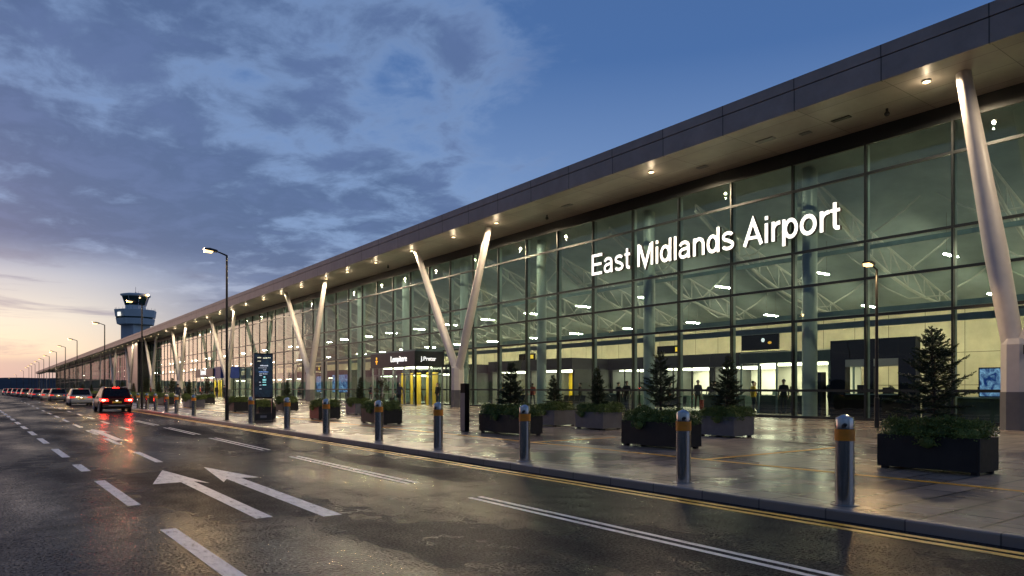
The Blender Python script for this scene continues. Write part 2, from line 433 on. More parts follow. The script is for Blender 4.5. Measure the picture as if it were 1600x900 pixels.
b.build('soffit', M['soffit'], T)
b = MB(); b.box(FX-.06,FX+.12,TA,TB,12.55,ZS-.003); b.build('header_band', M['header'], T)
b = MB(); b.box(50,50.3,TA,TB,.0,13.2); b.build('back_wall', M['wall_cream'], T)
b = MB(); b.box(FX+.2,50,TA-.15,TA,.0,13.9); b.build('end_wall', M['wall_cream'], T)
b = MB(); b.box(FX-.05,50.3,TB+.02,TB+.2,.0,13.9); b.build('end_wall', M['dark_clad'], T)
# sloping wavy ceiling
ce = MB(); nx = 12; ny = 600
def ceil_z(x, t):
    u = (x-32.2)/(50-32.2)
    wave = abs(math.sin(math.pi*(t-T0)/(BAY*2)))
    return 12.75 - 5.6*u**.9 + .75*wave*math.sin(math.pi*min(1,u*1.05))
vs = [(32.2+17.8*i/nx, TA+(TB-TA)*j/ny, ceil_z(32.2+17.8*i/nx, TA+(TB-TA)*j/ny)) for j in range(ny+1) for i in range(nx+1)]
ce.add(vs, [(j*(nx+1)+i,(j+1)*(nx+1)+i,(j+1)*(nx+1)+i+1,j*(nx+1)+i+1) for j in range(ny) for i in range(nx)])
ce.build('ceiling', M['ceil'], T, smooth=True)
# roof trusses, one per two bays
tr_ = MB()
top = []; bot = []
for i in range(9):
    u = i/8; x = 33.0+16.8*u
    zt = ceil_z(x, T0)-.12
    top.append((x,0,zt)); bot.append((x,0,zt-.35-1.15*math.sin(math.pi*u)))
tr_.path(top, .06, 7); tr_.path(bot, .09, 8)
for i in range(8):
    tr_.tube(top[i], bot[i+1], .04, n=6); tr_.tube(bot[i], top[i], .035, n=6)
for sgn in (-1, 1):       # curved outriggers
    for i in (2, 4, 6):
        a = Vector(bot[i]); e = Vector((top[i][0]+.5, sgn*3.2, ceil_z(top[i][0]+.5, T0+3.2)-.1)); mdl = (a+e)/2 + Vector((0,0,-.5))
        tr_.path([a, a.lerp(mdl,.6)+Vector((0,0,-.12)), mdl.lerp(e,.5), e], .045, 6)
trm = tr_.mesh('roof_truss', M['steel_white'], True)
LSP = ((39.6,8.5),(45.2,6.9))
lamp = MB(); lamp.box(0,1.5,-.06,.06,0,.05); lampm = lamp.mesh('strip_light', M['strip_lamp'])
hang = MB(); hang.box(-.02,1.52,-.08,.08,.054,.11)
for xx in (.2, 1.3): hang.tube((xx,0,.13),(xx,0,2.2),.012,n=5)
hangm = hang.mesh('light_housing', M['steel_dull'])
nt_ = int((TB-T0)/(2*BAY))
trs = [T0 + BAY*2*k for k in range(-2, nt_)]
for t in trs:
    put('roof_truss', trm, T, (0,t,0))
farl = MB(); farh = MB()
for k_, t in enumerate(trs):
    if k_ > 14 and k_ % 2: continue
    for x0, z0 in LSP:
        if k_ < 50:
            l = put('strip_light', lampm, T, (x0,t+BAY,z0)); put('light_housing', hangm, l)
        else:
            farl.box(x0,x0+1.5,t+BAY-.06,t+BAY+.06,z0,z0+.05); farh.box(x0-.02,x0+1.52,t+BAY-.08,t+BAY+.08,z0+.054,z0+.11)
o = tag(farl.build('strip_light', M['strip_lamp'], T), kind='stuff'); tag(farh.build('light_housing', M['steel_dull'], o), kind='stuff')
# columns just inside the glass
cm = MB(); cm.tube((32.95,0,PAV),(32.95,0,12.7),.36,n=20); cmm = cm.mesh('hall_column', surf('hall_column', (.36,.44,.43), .35, var=.05), True)
for k_ in range(-2, 48): put('hall_column', cmm, T, (0,19.55+k_*3*BAY,0))
# long beams behind the glass
for x, z0, hh_ in ((33.9,4.55,.30),(35.4,5.35,.26),(38.5,5.6,.30),(34.6,8.4,.22),(43,6.0,.35)):
    b = MB(); b.box(x,x+.22,TA+.2,TB-.2,z0,z0+hh_); b.build('long_beam', M['teal_beam'], T)

# glazed bays: panes with their dark frame
TRZ = [PAV+.06, 1.47, 4.84, 6.5, 8.17, 11.2, 12.55]
gb = MB()
for a, c in zip(TRZ[:-1], TRZ[1:]): gb.quad((0,.035,a+.03),(0,BAY-.035,a+.03),(0,BAY-.035,c-.03),(0,.035,c-.03))
gbm = gb.mesh('glazed_bay', M['glass'])
def frame_mb(mb, t=0, x=0):
    mb.box(x-.08,x+.10,t-.042,t+.042,PAV,12.55)
    for z0 in TRZ: mb.box(x-.07,x+.06,t+.042,t+BAY-.042,z0-.06,z0+.06)
fm = MB(); frame_mb(fm)
fm.box(.105,.34,-.02,.02,PAV+.1,12.5,1)
fmm = fm.mesh('frame', [M['frame_dark'], M['fin']])
LOB = [(50.9,62.2),(118,131.5)]     # entrance lobbies replace the low panes there (they stand in front)
nb = 149
for i in range(100):
    t = TA + i*BAY
    o = put('glazed_bay', gbm, T, (FX,t,0)); o.rotation_euler = (rng.uniform(-.0004,.0004), rng.uniform(-.0006,.0006), rng.uniform(-.0006,.0006))
    put('frame', fmm, o)
rest = MB(); rfm = MB()
for i in range(100, nb):
    t = TA + i*BAY
    for a, c in zip(TRZ[:-1], TRZ[1:]): rest.quad((FX,t+.035,a+.03),(FX,t+BAY-.035,a+.03),(FX,t+BAY-.035,c-.03),(FX,t+.035,c-.03))
    frame_mb(rfm, t, FX)
o = tag(rest.build('glazed_bay', M['glass'], T), kind='stuff'); tag(rfm.build('frame', M['frame_dark'], o), kind='stuff')

# V columns
def vcol(t, ta, tb, xa=28.75):
    pm = MB(); pm.lathe([(.50,1.45),(.50,3.1),(.44,3.3)], 8, (28.8,t,0), rot=R(22.5))
    v = pm.build('v_column', M['column_white'], T)
    c = MB(); c.lathe([(.52,PAV),(.52,1.447)], 8, (28.8,t,0), rot=R(22.5)); c.build('base_cladding', M['column_grey'], v)
    for tt in (ta, tb):
        a = MB(); s = 1 if tt > t else -1
        p0 = Vector((28.8,t+s*.12,2.9)); p1 = Vector((xa,tt,ZS-.02))
        q = p0.lerp(p1,.35)
        a.path([p0,q,p1], [.33,.37,.25] if t < 20 else [.30,.33,.22], 18); a.build('arm', M['column_white'], v, smooth=True)
    pl = MB(); pl.box(28.55,29.05,t-.05,t+.05,2.2,2.5)
    return v
V = vcol(9.3, 11.0, 3.2, 28.75)
for t, ta, tb in ((46.1,52.6,41.8),(77.4,85.3,72.8),(112.4,122.5,108),(146,153,141),(175,184,170),(207,215,202),(238,246,233)): vcol(t, ta, tb)
t = 268
while t < TC-10:
    b = MB(); b.tube((28.6,t,PAV),(28.6,t,ZS),.17,n=10); b.build('canopy_post', M['column_grey'] if t > 280 else M['column_white'], T, smooth=True); t += 29
b = MB(); b.box(28.9,FX-.1,196,214,PAV,ZS-.004); b.build('dark_cladding', M['dark_clad'], T)

# soffit downlights
dl = MB(); dl.lathe([(.15,-.06),(.17,-.03),(.17,0)], 16); dlm = dl.mesh('downlight', M['steel_dull'], True)
de = MB(); de.lathe([(.125,-.075),(.13,-.062)], 16); dem = de.mesh('lens', M['down_lamp'])
dts = [3.9,12.1,25.9,40.3,46.0,52.7,59.6,66,71.5,79,86,93,101,108,115,123]
t = 131
while t < 640: dts.append(t); t += 8.6 if t < 300 else 14
for i, t in enumerate(dts):
    x = 28.35 if i else 28.7
    o = put('downlight', dlm, T, (x,t,ZS-.002)); put('lens', dem, o)
def lampdata(kind, name, energy, color, **k):
    d = bpy.data.lights.new(name, kind); d.energy = energy; d.color = color
    for a, v in k.items(): setattr(d, a, v)
    return d
dspot = lampdata('SPOT','downlight_beam', 1700, (1,.78,.50), spot_size=R(172), spot_blend=.25, shadow_soft_size=.06)
dglow = lampdata('POINT','downlight_glow', 20, (1,.78,.50), shadow_soft_size=.035)
dspot_far = lampdata('SPOT','downlight_beam_far', 3600, (1,.78,.50), spot_size=R(172), spot_blend=.25, shadow_soft_size=.3)
def light(name, data, loc, parent=None, rot=(0,0,0)):
    o = bpy.data.objects.new(name, data); col.objects.link(o); o.location = loc; o.rotation_euler = rot
    if parent: o.parent = parent
    return o
for i, t in enumerate(dts):
    if t < 160:
        light('downlight_beam', dspot, (28.35,t,ZS-.16), T); light('downlight_glow', dglow, (28.35,t,ZS-.42), T)
    elif i % 3 == 0:
        light('downlight_beam', dspot_far, (28.35,t,ZS-.12), T)

for x, t, wx, wt in ((28.9,19.0,.35,.9),(29.6,17.6,.3,.5),(29.3,15.6,.25,.8),(29.8,23.5,.3,.6),(29.2,33.5,.3,.8)):
    b = MB(); b.box(x,x+wx,t,t+wt,ZS-.035,ZS-.003); b.build('soffit_vent', M['column_grey'] if t > 16 else M['black_matt'], T)
for t in (14.3, 36.6, 60.2):
    b = MB(); b.tube((29.9,t,ZS-.003),(29.9,t,ZS-.16),.05,n=10); b.ball((29.9,t,ZS-.22),.11,.11,.10,12,8); b.build('security_camera', M['black_matt'], T, smooth=True)
for x, t, ln, lab in ((17.2,10.2,1.5,'dark slotted drain cover on the paving left of the nearest planter tree'),(17.35,8.4,.5,'short dark drain cover just right of the slotted one'),(15.2,16.2,.9,'small dark drain cover between the two rows of planters')):
    b = MB(); b.box(-.07,.07,-ln/2,ln/2,.004,.010); o = b.build('drain_cover', M['black_matt'], None, (x,t,PAV)); tag(o, lab, 'drain cover')
# entrance lobbies with sign bands
def lobby(ta, tb, xf, label_words, z1=4.75, z0=3.45):
    root = empty('entrance_lobby', (0,0,0), parent=T)
    b = MB()
    b.box(xf,FX-.08,ta,tb,z0,z1); b.build('sign_band', M['sign_panel'], root, bevel=.02)
    b = MB(); b.box(xf+.15,FX-.1,ta+.15,tb-.15,z1+.002,z1+.14); b.build('canopy_roof', M['teal_beam'], root)
    gmb = MB(); f = MB()
    nd = 4
    for i in range(nd+1):
        t = ta+.12 + (tb-ta-.24)*i/nd
        f.box(xf+.1,xf+.22,t-.06,t+.06,PAV,z0-.002)
    f.box(xf+.12,xf+.2,ta+.18,tb-.18,2.72,2.80); f.box(xf+.12,xf+.2,ta+.18,tb-.18,PAV,PAV+.08)
    for x in (xf+.16, xf+1.5, FX-.2): f.box(x-.06,x+.06,ta+.06,ta+.18,PAV,z0-.002)
    f.box(xf+.22,FX-.2,ta+.08,ta+.16,2.72,2.80)
    f.build('door_frame', M['steel_dull'], root)
    for i in range(nd):
        t = ta+.12 + (tb-ta-.24)*i/nd; e = ta+.12 + (tb-ta-.24)*(i+1)/nd
        q = MB(); q.quad((xf+.16,t+.06,PAV+.08),(xf+.16,e-.06,PAV+.08),(xf+.16,e-.06,2.72),(xf+.16,t+.06,2.72)); q.quad((xf+.16,t+.06,2.8),(xf+.16,e-.06,2.8),(xf+.16,e-.06,z0),(xf+.16,t+.06,z0))
        q.build('glass_door', M['glass'], root)
        hb = MB(); hb.tube((xf+.08,e-.18,1.0),(xf+.08,e-.18,1.5),.02,n=8); hb.tube((xf+.08,t+.06,1.12),(xf+.08,e-.06,1.12),.015,n=6); hb.build('door_handle', M['steel_dull'], root)
    for x, x2 in ((xf+.22,xf+1.44),(xf+1.56,FX-.26)):
        q = MB(); q.quad((x,ta+.12,PAV+.08),(x2,ta+.12,PAV+.08),(x2,ta+.12,2.72),(x,ta+.12,2.72)); q.quad((x,ta+.12,2.8),(x2,ta+.12,2.8),(x2,ta+.12,z0),(x,ta+.12,z0)); q.build('glass_door', M['glass'], root)
    li = MB()
    li.box(xf+.7,FX-.7,ta+1,tb-1,z0-.07,z0-.01); li.build('lobby_light', M['shop_lamp'], root)
    for q in range(5):
        y0 = ta+.5+q*(tb-ta-1)/5
        wl = MB(); wl.box(FX-.42,FX-.36,y0,y0+(tb-ta-1)/5*(.62,.35,.55,.28,.5)[q],PAV,z0-.45); wl.build('yellow_screen', M['shop_yellow'], root)
    return root
def text_mesh(s, size, ext, offset=0.0, name='text'):
    cu = bpy.data.curves.new(name, 'FONT'); cu.body = s; cu.size = size; cu.extrude = ext; cu.offset = offset; cu.resolution_u = 6
    o = bpy.data.objects.new(name, cu); col.objects.link(o)
    bpy.context.view_layer.update()
    dg = bpy.context.evaluated_depsgraph_get()
    me = bpy.data.meshes.new_from_object(o.evaluated_get(dg)); bpy.data.objects.remove(o)
    return me
def tw(me):
    xs = [v.co.x for v in me.vertices]; return (min(xs), max(xs)) if xs else (0, 0)
ROT_FRONT = (R(90),0,R(-90))      # reads from the road
ROT_SIDE = (R(90),0,0)            # reads from the near end
def text_on(parent, s, width, loc, rot, mat, name='lettering', ext=.02):
    me = text_mesh(s, 1, ext/1, .006, name); a, b_ = tw(me); sc = width/(b_-a)
    me.transform(Matrix.Diagonal((sc,sc,1,1)) @ Matrix.Translation((-a,0,0)))
    me.materials.clear(); me.materials.append(mat)
    o = put(name, me, parent, loc); o.rotation_euler = rot; return o
L1 = lobby(52.6, 61.2, 28.6, '')
text_on(L1, 'Lempitere', 3.0, (28.58,57.0,3.92), ROT_FRONT, M['sign_white'])
text_on(L1, 'J.Pretzr', 1.5, (29.15,52.58,3.95), ROT_SIDE, M['sign_white'])
e = MB(); e.ball((28.58,59.9,4.32),.03,.13,.13,10,8); e.box(28.57,28.598,59.82,59.98,3.78,4.15); e.box(28.57,28.598,59.68,60.12,4.0,4.10); e.build('emblem', M['sign_amber'], L1)
L2 = lobby(119.5, 131.5, 28.4, '')
text_on(L2, 'bowel', 3.4, (28.38,127.5,3.85), ROT_FRONT, M['sign_white'])
b = MB(); b.box(28.6,FX-.1,115.5,119.3,3.2,5.0); b.build('blue_sign_box', surf('blue_sign', (.02,.05,.30), .4), L2)

# big letters on the glass, one child per letter
SG = empty('building_sign', (31.22,33.55,8.85))
tag(SG, 'illuminated white lettering East Midlands Airport mounted across the glass front', 'sign')
txt = 'East Midlands Airport'

def ribbon(mb, pts, wd, dep, closed=False):
    """a flat stroke of even width along pts, extruded to depth dep"""
    P = [Vector((p[0],p[1])) for p in pts]; n = len(P); Lf = []; Rt = []
    for i in range(n):
        if closed: a = P[i-1]; c = P[(i+1) % n]
        else: a = P[max(0,i-1)]; c = P[min(n-1,i+1)]
        d1 = (P[i]-a).normalized() if (P[i]-a).length > 1e-9 else None; d2 = (c-P[i]).normalized() if (c-P[i]).length > 1e-9 else None
        d1 = d1 or d2; d2 = d2 or d1
        n1 = Vector((-d1.y,d1.x)); n2 = Vector((-d2.y,d2.x)); m_ = (n1+n2).normalized(); k_ = wd/2/max(.4,m_.dot(n1))
        Lf.append(P[i]+m_*k_); Rt.append(P[i]-m_*k_)
    vs = [(v.x,v.y,dep) for v in Lf]+[(v.x,v.y,dep) for v in Rt]+[(v.x,v.y,-.07) for v in Lf]+[(v.x,v.y,-.07) for v in Rt]
    fs = []; fm_ = []
    for i in range(n if closed else n-1):
        j = (i+1) % n
        fs += [(i,j,n+j,n+i),(2*n+i,3*n+i,3*n+j,2*n+j),(i,2*n+i,2*n+j,j),(n+i,n+j,3*n+j,3*n+i)]; fm_ += [0,1,1,1]
    if not closed: fs += [(0,n,3*n,2*n),(n-1,3*n-1,4*n-1,2*n-1)]; fm_ += [1,1]
    o_ = len(mb.v); mb.v += vs
    for f_, q in zip(fs, fm_): mb.f.append(tuple(k_+o_ for k_ in f_)); mb.m.append(q)
def arc(cx, cy, rx, ry, a, b_, n=18): return [(cx+rx*math.cos(R(a+(b_-a)*k_/n)), cy+ry*math.sin(R(a+(b_-a)*k_/n))) for k_ in range(n+1)]
XH = .735; SW = .150; HW = .132
def bar(x0, x1, y0, y1): return ('b', x0, x1, y0, y1)
GL = {
 'E': (.93, [bar(.09,.24,0,1), bar(.24,.85,0,HW), bar(.24,.80,.44,.44+HW-.005), bar(.24,.85,1-HW,1)]),
 'M': (1.163, [bar(.085,.232,0,1), bar(.931,1.078,0,1), ('s',[(.232,.93),(.5815,.03),(.931,.93)],.165)]),
 'A': (.93, [('s',[(.07,0),(.465,.955),(.86,0)],.158), bar(.25,.68,.235,.235+.12)]),
 't': (.40, [('s',[(.19,.95),(.19,.22)]+arc(.31,.19,.12,.125,180,270,8)+[(.38,.066)],.143), bar(.02,.117,XH-.115,XH), bar(.262,.385,XH-.115,XH)]),
 'i': (.31, [bar(.08,.228,0,XH), bar(.08,.228,.855,1)]),
 'l': (.31, [bar(.08,.228,0,1)]),
 'o': (.776, [('c',arc(.388,XH/2,.272,.305,0,340,17),.145)]),
 'd': (.776, [bar(.555,.70,0,1), ('c',arc(.335,XH/2,.235,.305,0,345,22),.138)]),
 'p': (.776, [bar(.076,.221,-.24,XH), ('c',arc(.441,XH/2,.235,.305,0,345,22),.138)]),
 'n': (.776, [bar(.076,.221,0,XH), ('s',arc(.385,.44,.238,.235,165,0,16)+[(.623,.2),(.623,0)],.143)]),
 'r': (.465, [bar(.076,.221,0,XH), ('s',arc(.40,.40,.252,.262,165,88,10)+[(.455,.665)],.14)]),
 'a': (.776, [('s',arc(.36,.50,.235,.170,165,0,16)+[(.595,.2),(.60,.1),(.625,0)],.140), ('s',[(.595,.42),(.42,.405)]+arc(.30,.225,.19,.165,85,285,16)+[(.42,.075),(.52,.13),(.595,.23)],.125)]),
 's': (.70, [('s',arc(.345,.545,.215,.130,20,95,8)+arc(.325,.535,.205,.135,100,235,12)+[(.33,.385),(.40,.36)]+arc(.36,.20,.225,.135,60,-85,12)+arc(.34,.20,.235,.135,-95,-165,8),.132)]),
}
adv = [GL[c][0] if c != ' ' else .388 for c in txt]; tot = sum(adv)-.15
sx_ = 16.5/tot; xo = -.09
for ch, ad in zip(txt, adv):
    if ch != ' ':
        mb = MB(); dep = .06
        for q, st_ in enumerate(GL[ch][1]):
            dq = dep - .004*q
            if st_[0] == 'b':
                _, x0, x1, y0, y1 = st_; ribbon(mb, [((x0+x1)/2,y0),((x0+x1)/2,y1)], x1-x0, dq)
            else: ribbon(mb, st_[1], st_[2], dq, st_[0] == 'c')
        lm = bpy.data.meshes.new('letter'); lm.from_pydata([((v[0]+xo)*sx_, v[1]*1.34, v[2]*1.5) for v in mb.v], [], mb.f)
        lm.materials.append(M['letter']); lm.materials.append(M['letter_side']); lm.polygons.foreach_set('material_index', mb.m)
        o = put('letter', lm, SG); o.rotation_euler = ROT_FRONT
    xo += ad
# small mark on the nearest pillar
text_on(V, 'P', .2, (28.35,9.0,2.75), (R(90),0,R(-60)), M['letter_side'], 'pillar_mark', .01)

# ------------------------------------------------------------------ interior: shops, kiosk, portal, desks, screens
def shop(t0, t1, back, label, xf=42.0, band='sign_panel', door=True):
    if back == 'shop_yellow': xf = 38.0
    root = empty('shop_unit', (xf,(t0+t1)/2,PAV))
    tag(root, label, 'shop', 'shop units along the hall')
    c = (t0+t1)/2; h = (t1-t0)/2-.02
    b = MB(); b.box(0,4.9,-h,-h+.12,0,3.0); b.box(0,4.9,h-.12,h,0,3.0); b.build('side_wall', M['shop_dark'], root)
    b = MB(); b.box(4.5,4.6,-h+.12,h-.12,0,3.0); b.build('back_wall', M[back], root)
    b = MB(); b.box(-.25,5.0,-h,h,3.004,3.95); b.build('sign_band', M[band], root)
    b = MB(); b.box(.6,4.0,-h+.5,h-.5,2.9,2.97); b.build('ceiling_light', M['shop_lamp'], root)
    f = MB()
    for q in (-h+.2, -h*.33, h*.33, h-.2): f.box(.0,.08,q-.04,q+.04,0,3.0)
    f.build('shopfront_frame', M['black'], root)
    s = MB()
    for q in range(1 if back == 'shop_yellow' else 3):
        y0 = -h+.4+q*(2*h-.8)/3
        s.box(3.6,4.3,y0,y0+(2*h-.8)/3-.4,0,1.0+.4*(q % 2)); s.box(2.2,2.8,y0+.3,y0+1.0,0,.9)
    s.build('display_shelf', M['counter'], root)
    return root
units = [(26.5,32.5,'shop_white','white walled shop behind the second spruce from the right'),
         (32.5,38,'shop_white','pale shop unit between the white and the yellow shops'),
         (38,43,'shop_dark','dim shop unit beside the yellow walled shops'),
         (43,49,'shop_yellow','yellow walled shop inside the hall right of the entrance lobby'),
         (49,55,'shop_yellow','yellow walled shop behind the Y shaped white column'),
         (55,61,'shop_white','white shop behind the right end of the entrance sign'),
         (61,67,'shop_yellow','yellow shop seen through the right hand entrance doors'),
         (67,74,'shop_yellow','yellow shop seen through the middle entrance doors'),
         (74,81,'shop_yellow','yellow shop seen through the left hand entrance doors'),
         (81,89,'shop_dark','dim shop unit behind the tall black totem'),
         (89,97,'shop_yellow','yellow shop left of the black totem'),
         (97,106,'shop_white','pale shop before the second entrance'),
         (106,115,'shop_yellow','yellow shop beside the second entrance'),
         (115,125,'shop_yellow','yellow shop behind the second entrance doors'),
         (125,135,'shop_white','pale shop behind the far end of the second entrance'),
         (135,146,'shop_yellow','yellow shop beyond the second entrance'),
         (146,158,'shop_white','pale shop near the far V columns'),
         (158,172,'shop_yellow','yellow shop farthest along the lit hall'),]
for u in units: shop(*u)
# kiosk with green band
kz = empty('shop_kiosk', (36.6,23.4,PAV)); tag(kz, 'glass kiosk with dark green band and black overhead sign inside the hall', 'kiosk')
b = MB(); b.box(0,4,-2.9,2.9,2.95,3.55); b.build('band', surf('band_green', (.05,.09,.075), .4), kz)
b = MB(); b.box(.05,3.9,-2.85,2.85,3.555,3.62); b.build('roof_edge', M['shop_white'], kz)
b = MB()
for q in (-2.8,-1.4,.4,1.6,2.8): b.box(.02,.1,q-.05,q+.05,0,2.95)
for x in (1.3,2.6,3.9): b.box(x-.05,x+.05,-2.85,-2.77,0,2.95)
b.build('post', M['teal_beam'], kz)
b = MB(); b.box(3.6,3.7,-2.7,2.7,0,2.9); b.build('back_wall', M['shop_white'], kz)
b = MB(); b.box(.3,.9,-1.8,1.9,0,1.05); b.build('counter', M['counter'], kz)
b = MB(); b.box(.8,3.0,-2,2,2.85,2.92); b.build('ceiling_light', emit('kiosk_lamp', (1,.9,.6), 9), kz)
b = MB(); b.box(.2,.35,.4,2.9,3.75,4.75); b.build('overhead_sign', M['black'], kz)
b = MB(); b.ball((.19,1.4,4.32),.02,.12,.12,10,8); b.build('emblem', M['sign_white'], kz)
b = MB(); b.ball((.19,.95,4.15),.02,.13,.08,10,8); b.build('emblem', M['sign_amber'], kz)
# black portal
pz = empty('portal', (33.35,16.7,PAV)); tag(pz, 'glossy black portal wall with two openings standing just inside the glass', 'portal')
b = MB()
b.box(0,.5,-2.0,-1.25,0,3.8); b.box(0,.5,1.25,2.0,0,3.8); b.box(0,.5,-1.25,1.25,2.85,3.8); b.box(0,.5,-1.25,1.25,0,1.15); b.box(0,.5,-.12,.12,1.15,2.85)
b.build('wall', M['black'], pz, bevel=.01)
b = MB(); b.box(.02,.48,-1.245,-.125,2.5,2.845); b.box(.02,.48,.125,1.245,2.5,2.845); b.build('lintel_panel', M['shop_white'], pz)
b = MB(); b.box(-.04,.6,-1.2,1.2,1.153,1.2); b.build('shelf', M['teal_beam'], pz)
b = MB(); b.box(.1,.35,-.9,-.5,1.203,1.5); b.box(.1,.35,.4,.7,1.203,1.62); b.build('monitor', M['black_matt'], pz)
# dark service box left of the portal
b = MB(); b.box(0,.5,-.45,.45,0,2.3); b.box(-.006,0,-.35,.35,1.1,2.2); o = b.build('ticket_machine', M['black'], None, (34.6,20.35,PAV), bevel=.01); tag(o, 'black ticket machine beside the portal wall', 'machine')
# counters and desks near the right end
def desk(x, t, ln, label):
    root = empty('service_desk', (x,t,PAV)); tag(root, label, 'desk', 'service desks in the hall')
    b = MB(); b.box(0,.6,-ln/2,ln/2,0,1.0); b.build('counter', M['counter'], root, bevel=.01)
    b = MB(); b.box(-.12,.72,-ln/2-.05,ln/2+.05,1.002,1.06); b.build('desk_top', M['teal_beam'], root)
    for q in range(max(1,int(ln/1.5))):
        yq = -ln/2+.6+q*1.4
        b = MB(); b.box(.25,.31,yq-.25,yq+.25,1.2,1.52); b.tube((.28,yq,1.06),(.28,yq,1.2),.03,n=8); b.build('monitor', M['black_matt'], root)
    return root
desk(34.2,11.6,2.8,'long dark service desk under the blue screen')
desk(37.0,14.4,3.2,'dark service desk behind the spruce nearest the camera')
desk(36.0,27.2,2.6,'dark service desk at the foot of the green banded kiosk')
desk(37.6,38.0,2.4,'dark service desk near the thin conical tree')
desk(35.0,7.5,3.0,'dark service desk at the right edge of the hall')
def screen(x, t, wd, z0, z1, mat, label, nm='display_screen'):
    root = empty(nm, (x,t,PAV)); tag(root, label, 'screen')
    b = MB(); b.box(0,.12,-wd/2-.05,wd/2+.05,z0-.05,z1+.05); b.build('housing', M['black'], root)
    b = MB(); b.box(-.006,0,-wd/2,wd/2,z0,z1); b.build('panel', mat, root)
    b = MB(); b.box(.02,.10,-.05,.05,0,z0-.052); b.build('stand', M['black'], root)
screen(36.2,12.55,1.25,1.1,2.35,M['screen_blue'],'blue display screen glowing behind the nearest spruce')
screen(33.6,80.5,4.6,1.0,3.1,M['screen_blue'],'large blue advertising screen seen left of the main entrance')
screen(33.6,87,2.2,1.0,3.0,M['screen_blue'],'smaller blue advertising screen left of the large one')
# hanging lamps / ducts near right end
b = MB(); b.box(0,.2,-2.2,2.2,0,.18); tag(b.build('ceiling_duct', M['black_matt'], T, (40,11,5.4)))


def seat_row(x, t, label):
    root = empty('seat_row', (x,t,PAV)); tag(root, label, 'seat row', 'seat rows in the hall')
    for q in range(4):
        y0 = -1.2+q*.6
        b = MB(); b.box(0,.48,y0+.03,y0+.57,.42,.48); b.build('seat', M['black_matt'], root, bevel=.015)
        b = MB(); b.add([(.44,y0+.03,.49),(.44,y0+.57,.49),(.56,y0+.57,.95),(.56,y0+.03,.95),(.48,y0+.03,.49),(.48,y0+.57,.49),(.60,y0+.57,.95),(.60,y0+.03,.95)],[(0,1,2,3),(4,5,6,7),(0,1,5,4),(1,2,6,5),(2,3,7,6),(3,0,4,7)]); b.build('backrest', M['black_matt'], root)
    b = MB(); b.box(.2,.28,-1.2,1.2,.36,.418); b.build('rail', M['steel_dull'], root)
    for yy in (-.9,.9):
        b = MB(); b.box(.0,.5,yy-.03,yy+.03,0,.04); b.box(.21,.27,yy-.03,yy+.03,.042,.358); b.build('leg', M['steel_dull'], root)
for x, t, lab in ((33.6,29.5,'row of black seats inside the glass behind the dense dark spruce'),(33.6,38.6,'row of black seats behind the middle back row spruce'),(33.8,46.0,'row of black seats right of the Y shaped white column'),(33.8,66.5,'row of black seats left of the main entrance'),(34,71.5,'row of black seats right of the large blue screen'),(34,97,'row of black seats beyond the black totem')): seat_row(x, t, lab)
def hanging_sign(x, t, label, cl):
    root = empty('hanging_sign', (x,t,4.0)); tag(root, label, 'hanging sign', 'hanging signs in the hall')
    b = MB(); b.box(-.06,.06,-1.1,1.1,0,.55); b.build('panel', M['black'], root)
    b = MB(); b.box(-.068,-.062,-.95,-.55,.12,.43); b.build('lit_square', cl, root)
    b = MB()
    for yy in (-.9,.9): b.tube((0,yy,.55),(0,yy,3.2),.015,n=6)
    b.build('rod', M['steel_dull'], root)
amb = emit('sign_square', (1,.62,.05), 1.1)
for x, t, lab in ((38,33,'black hanging sign above the white walled shop'),(37,48,'black hanging sign above the yellow shops'),(36,64,'black hanging sign left of the main entrance'),(36,94,'black hanging sign beyond the black totem')): hanging_sign(x, t, lab, amb)
# ------------------------------------------------------------------ control tower
CX, CY = 57.1, 392.7
tw_ = empty('control_tower', (CX,CY,0), R(28)); tag(tw_, 'grey airport control tower with flared glass cab behind the terminal', 'control tower')
def octa(prof, n=8, rot=22.5): q = MB(); q.lathe(prof, n, rot=R(rot)); return q
q = MB(); s_ = 4.6; q.box(-s_,s_,-s_,s_,0,35.5); q.build('shaft', M['tower_wall'], tw_)
q = MB(); q.box(-s_-.05,-s_+.01,-s_,s_,0,35); q.build('lit_face', M['tower_pale'], tw_)  # lit left face of the shaft, its light put into a separate colour
octa([(7.9,33.0),(8.4,33.2),(8.9,36.0),(8.95,36.05)]).build('lower_drum', M['tower_wall'], tw_)
octa([(8.75,36.06),(8.85,36.75)]).build('window_band', M['tower_glass'], tw_)
octa([(9.1,36.76),(9.6,40.2),(9.5,40.35),(5,40.4)]).build('upper_drum', M['tower_wall'], tw_)
octa([(4.7,40.41),(4.7,42.6),(4.9,42.7)]).build('neck', M['tower_wall'], tw_)
octa([(4.7,42.71),(6.0,47.0)]).build('cab_glass', M['tower_glass'], tw_)
q = MB()
for k_ in range(8):
    a = R(45*k_+22.5); q.tube((4.75*math.cos(a),4.75*math.sin(a),42.7),(6.05*math.cos(a),6.05*math.sin(a),47.0),.14,n=6)
q.build('cab_mullion', M['tower_pale'], tw_)
octa([(6.2,47.01),(6.9,47.4),(6.9,48.1),(5.5,48.5),(1,48.7)]).build('cab_roof', M['tower_wall'], tw_)
q = MB(); q.tube((0,0,48.7),(0,0,52.0),.08,n=6); q.tube((1.4,0,48.6),(1.4,0,50.0),.06,n=6); q.lathe([(.1,49.2),(.5,49.3),(.1,49.5)], 8); q.build('antenna', M['column_grey'], tw_)
q = MB()
for k_ in range(24):
    a = 2*math.pi*k_/24; q.tube((8.9*math.cos(a),8.9*math.sin(a),40.3),(8.9*math.cos(a),8.9*math.sin(a),41.3),.05,n=5)
q.build('railing', M['column_grey'], tw_)
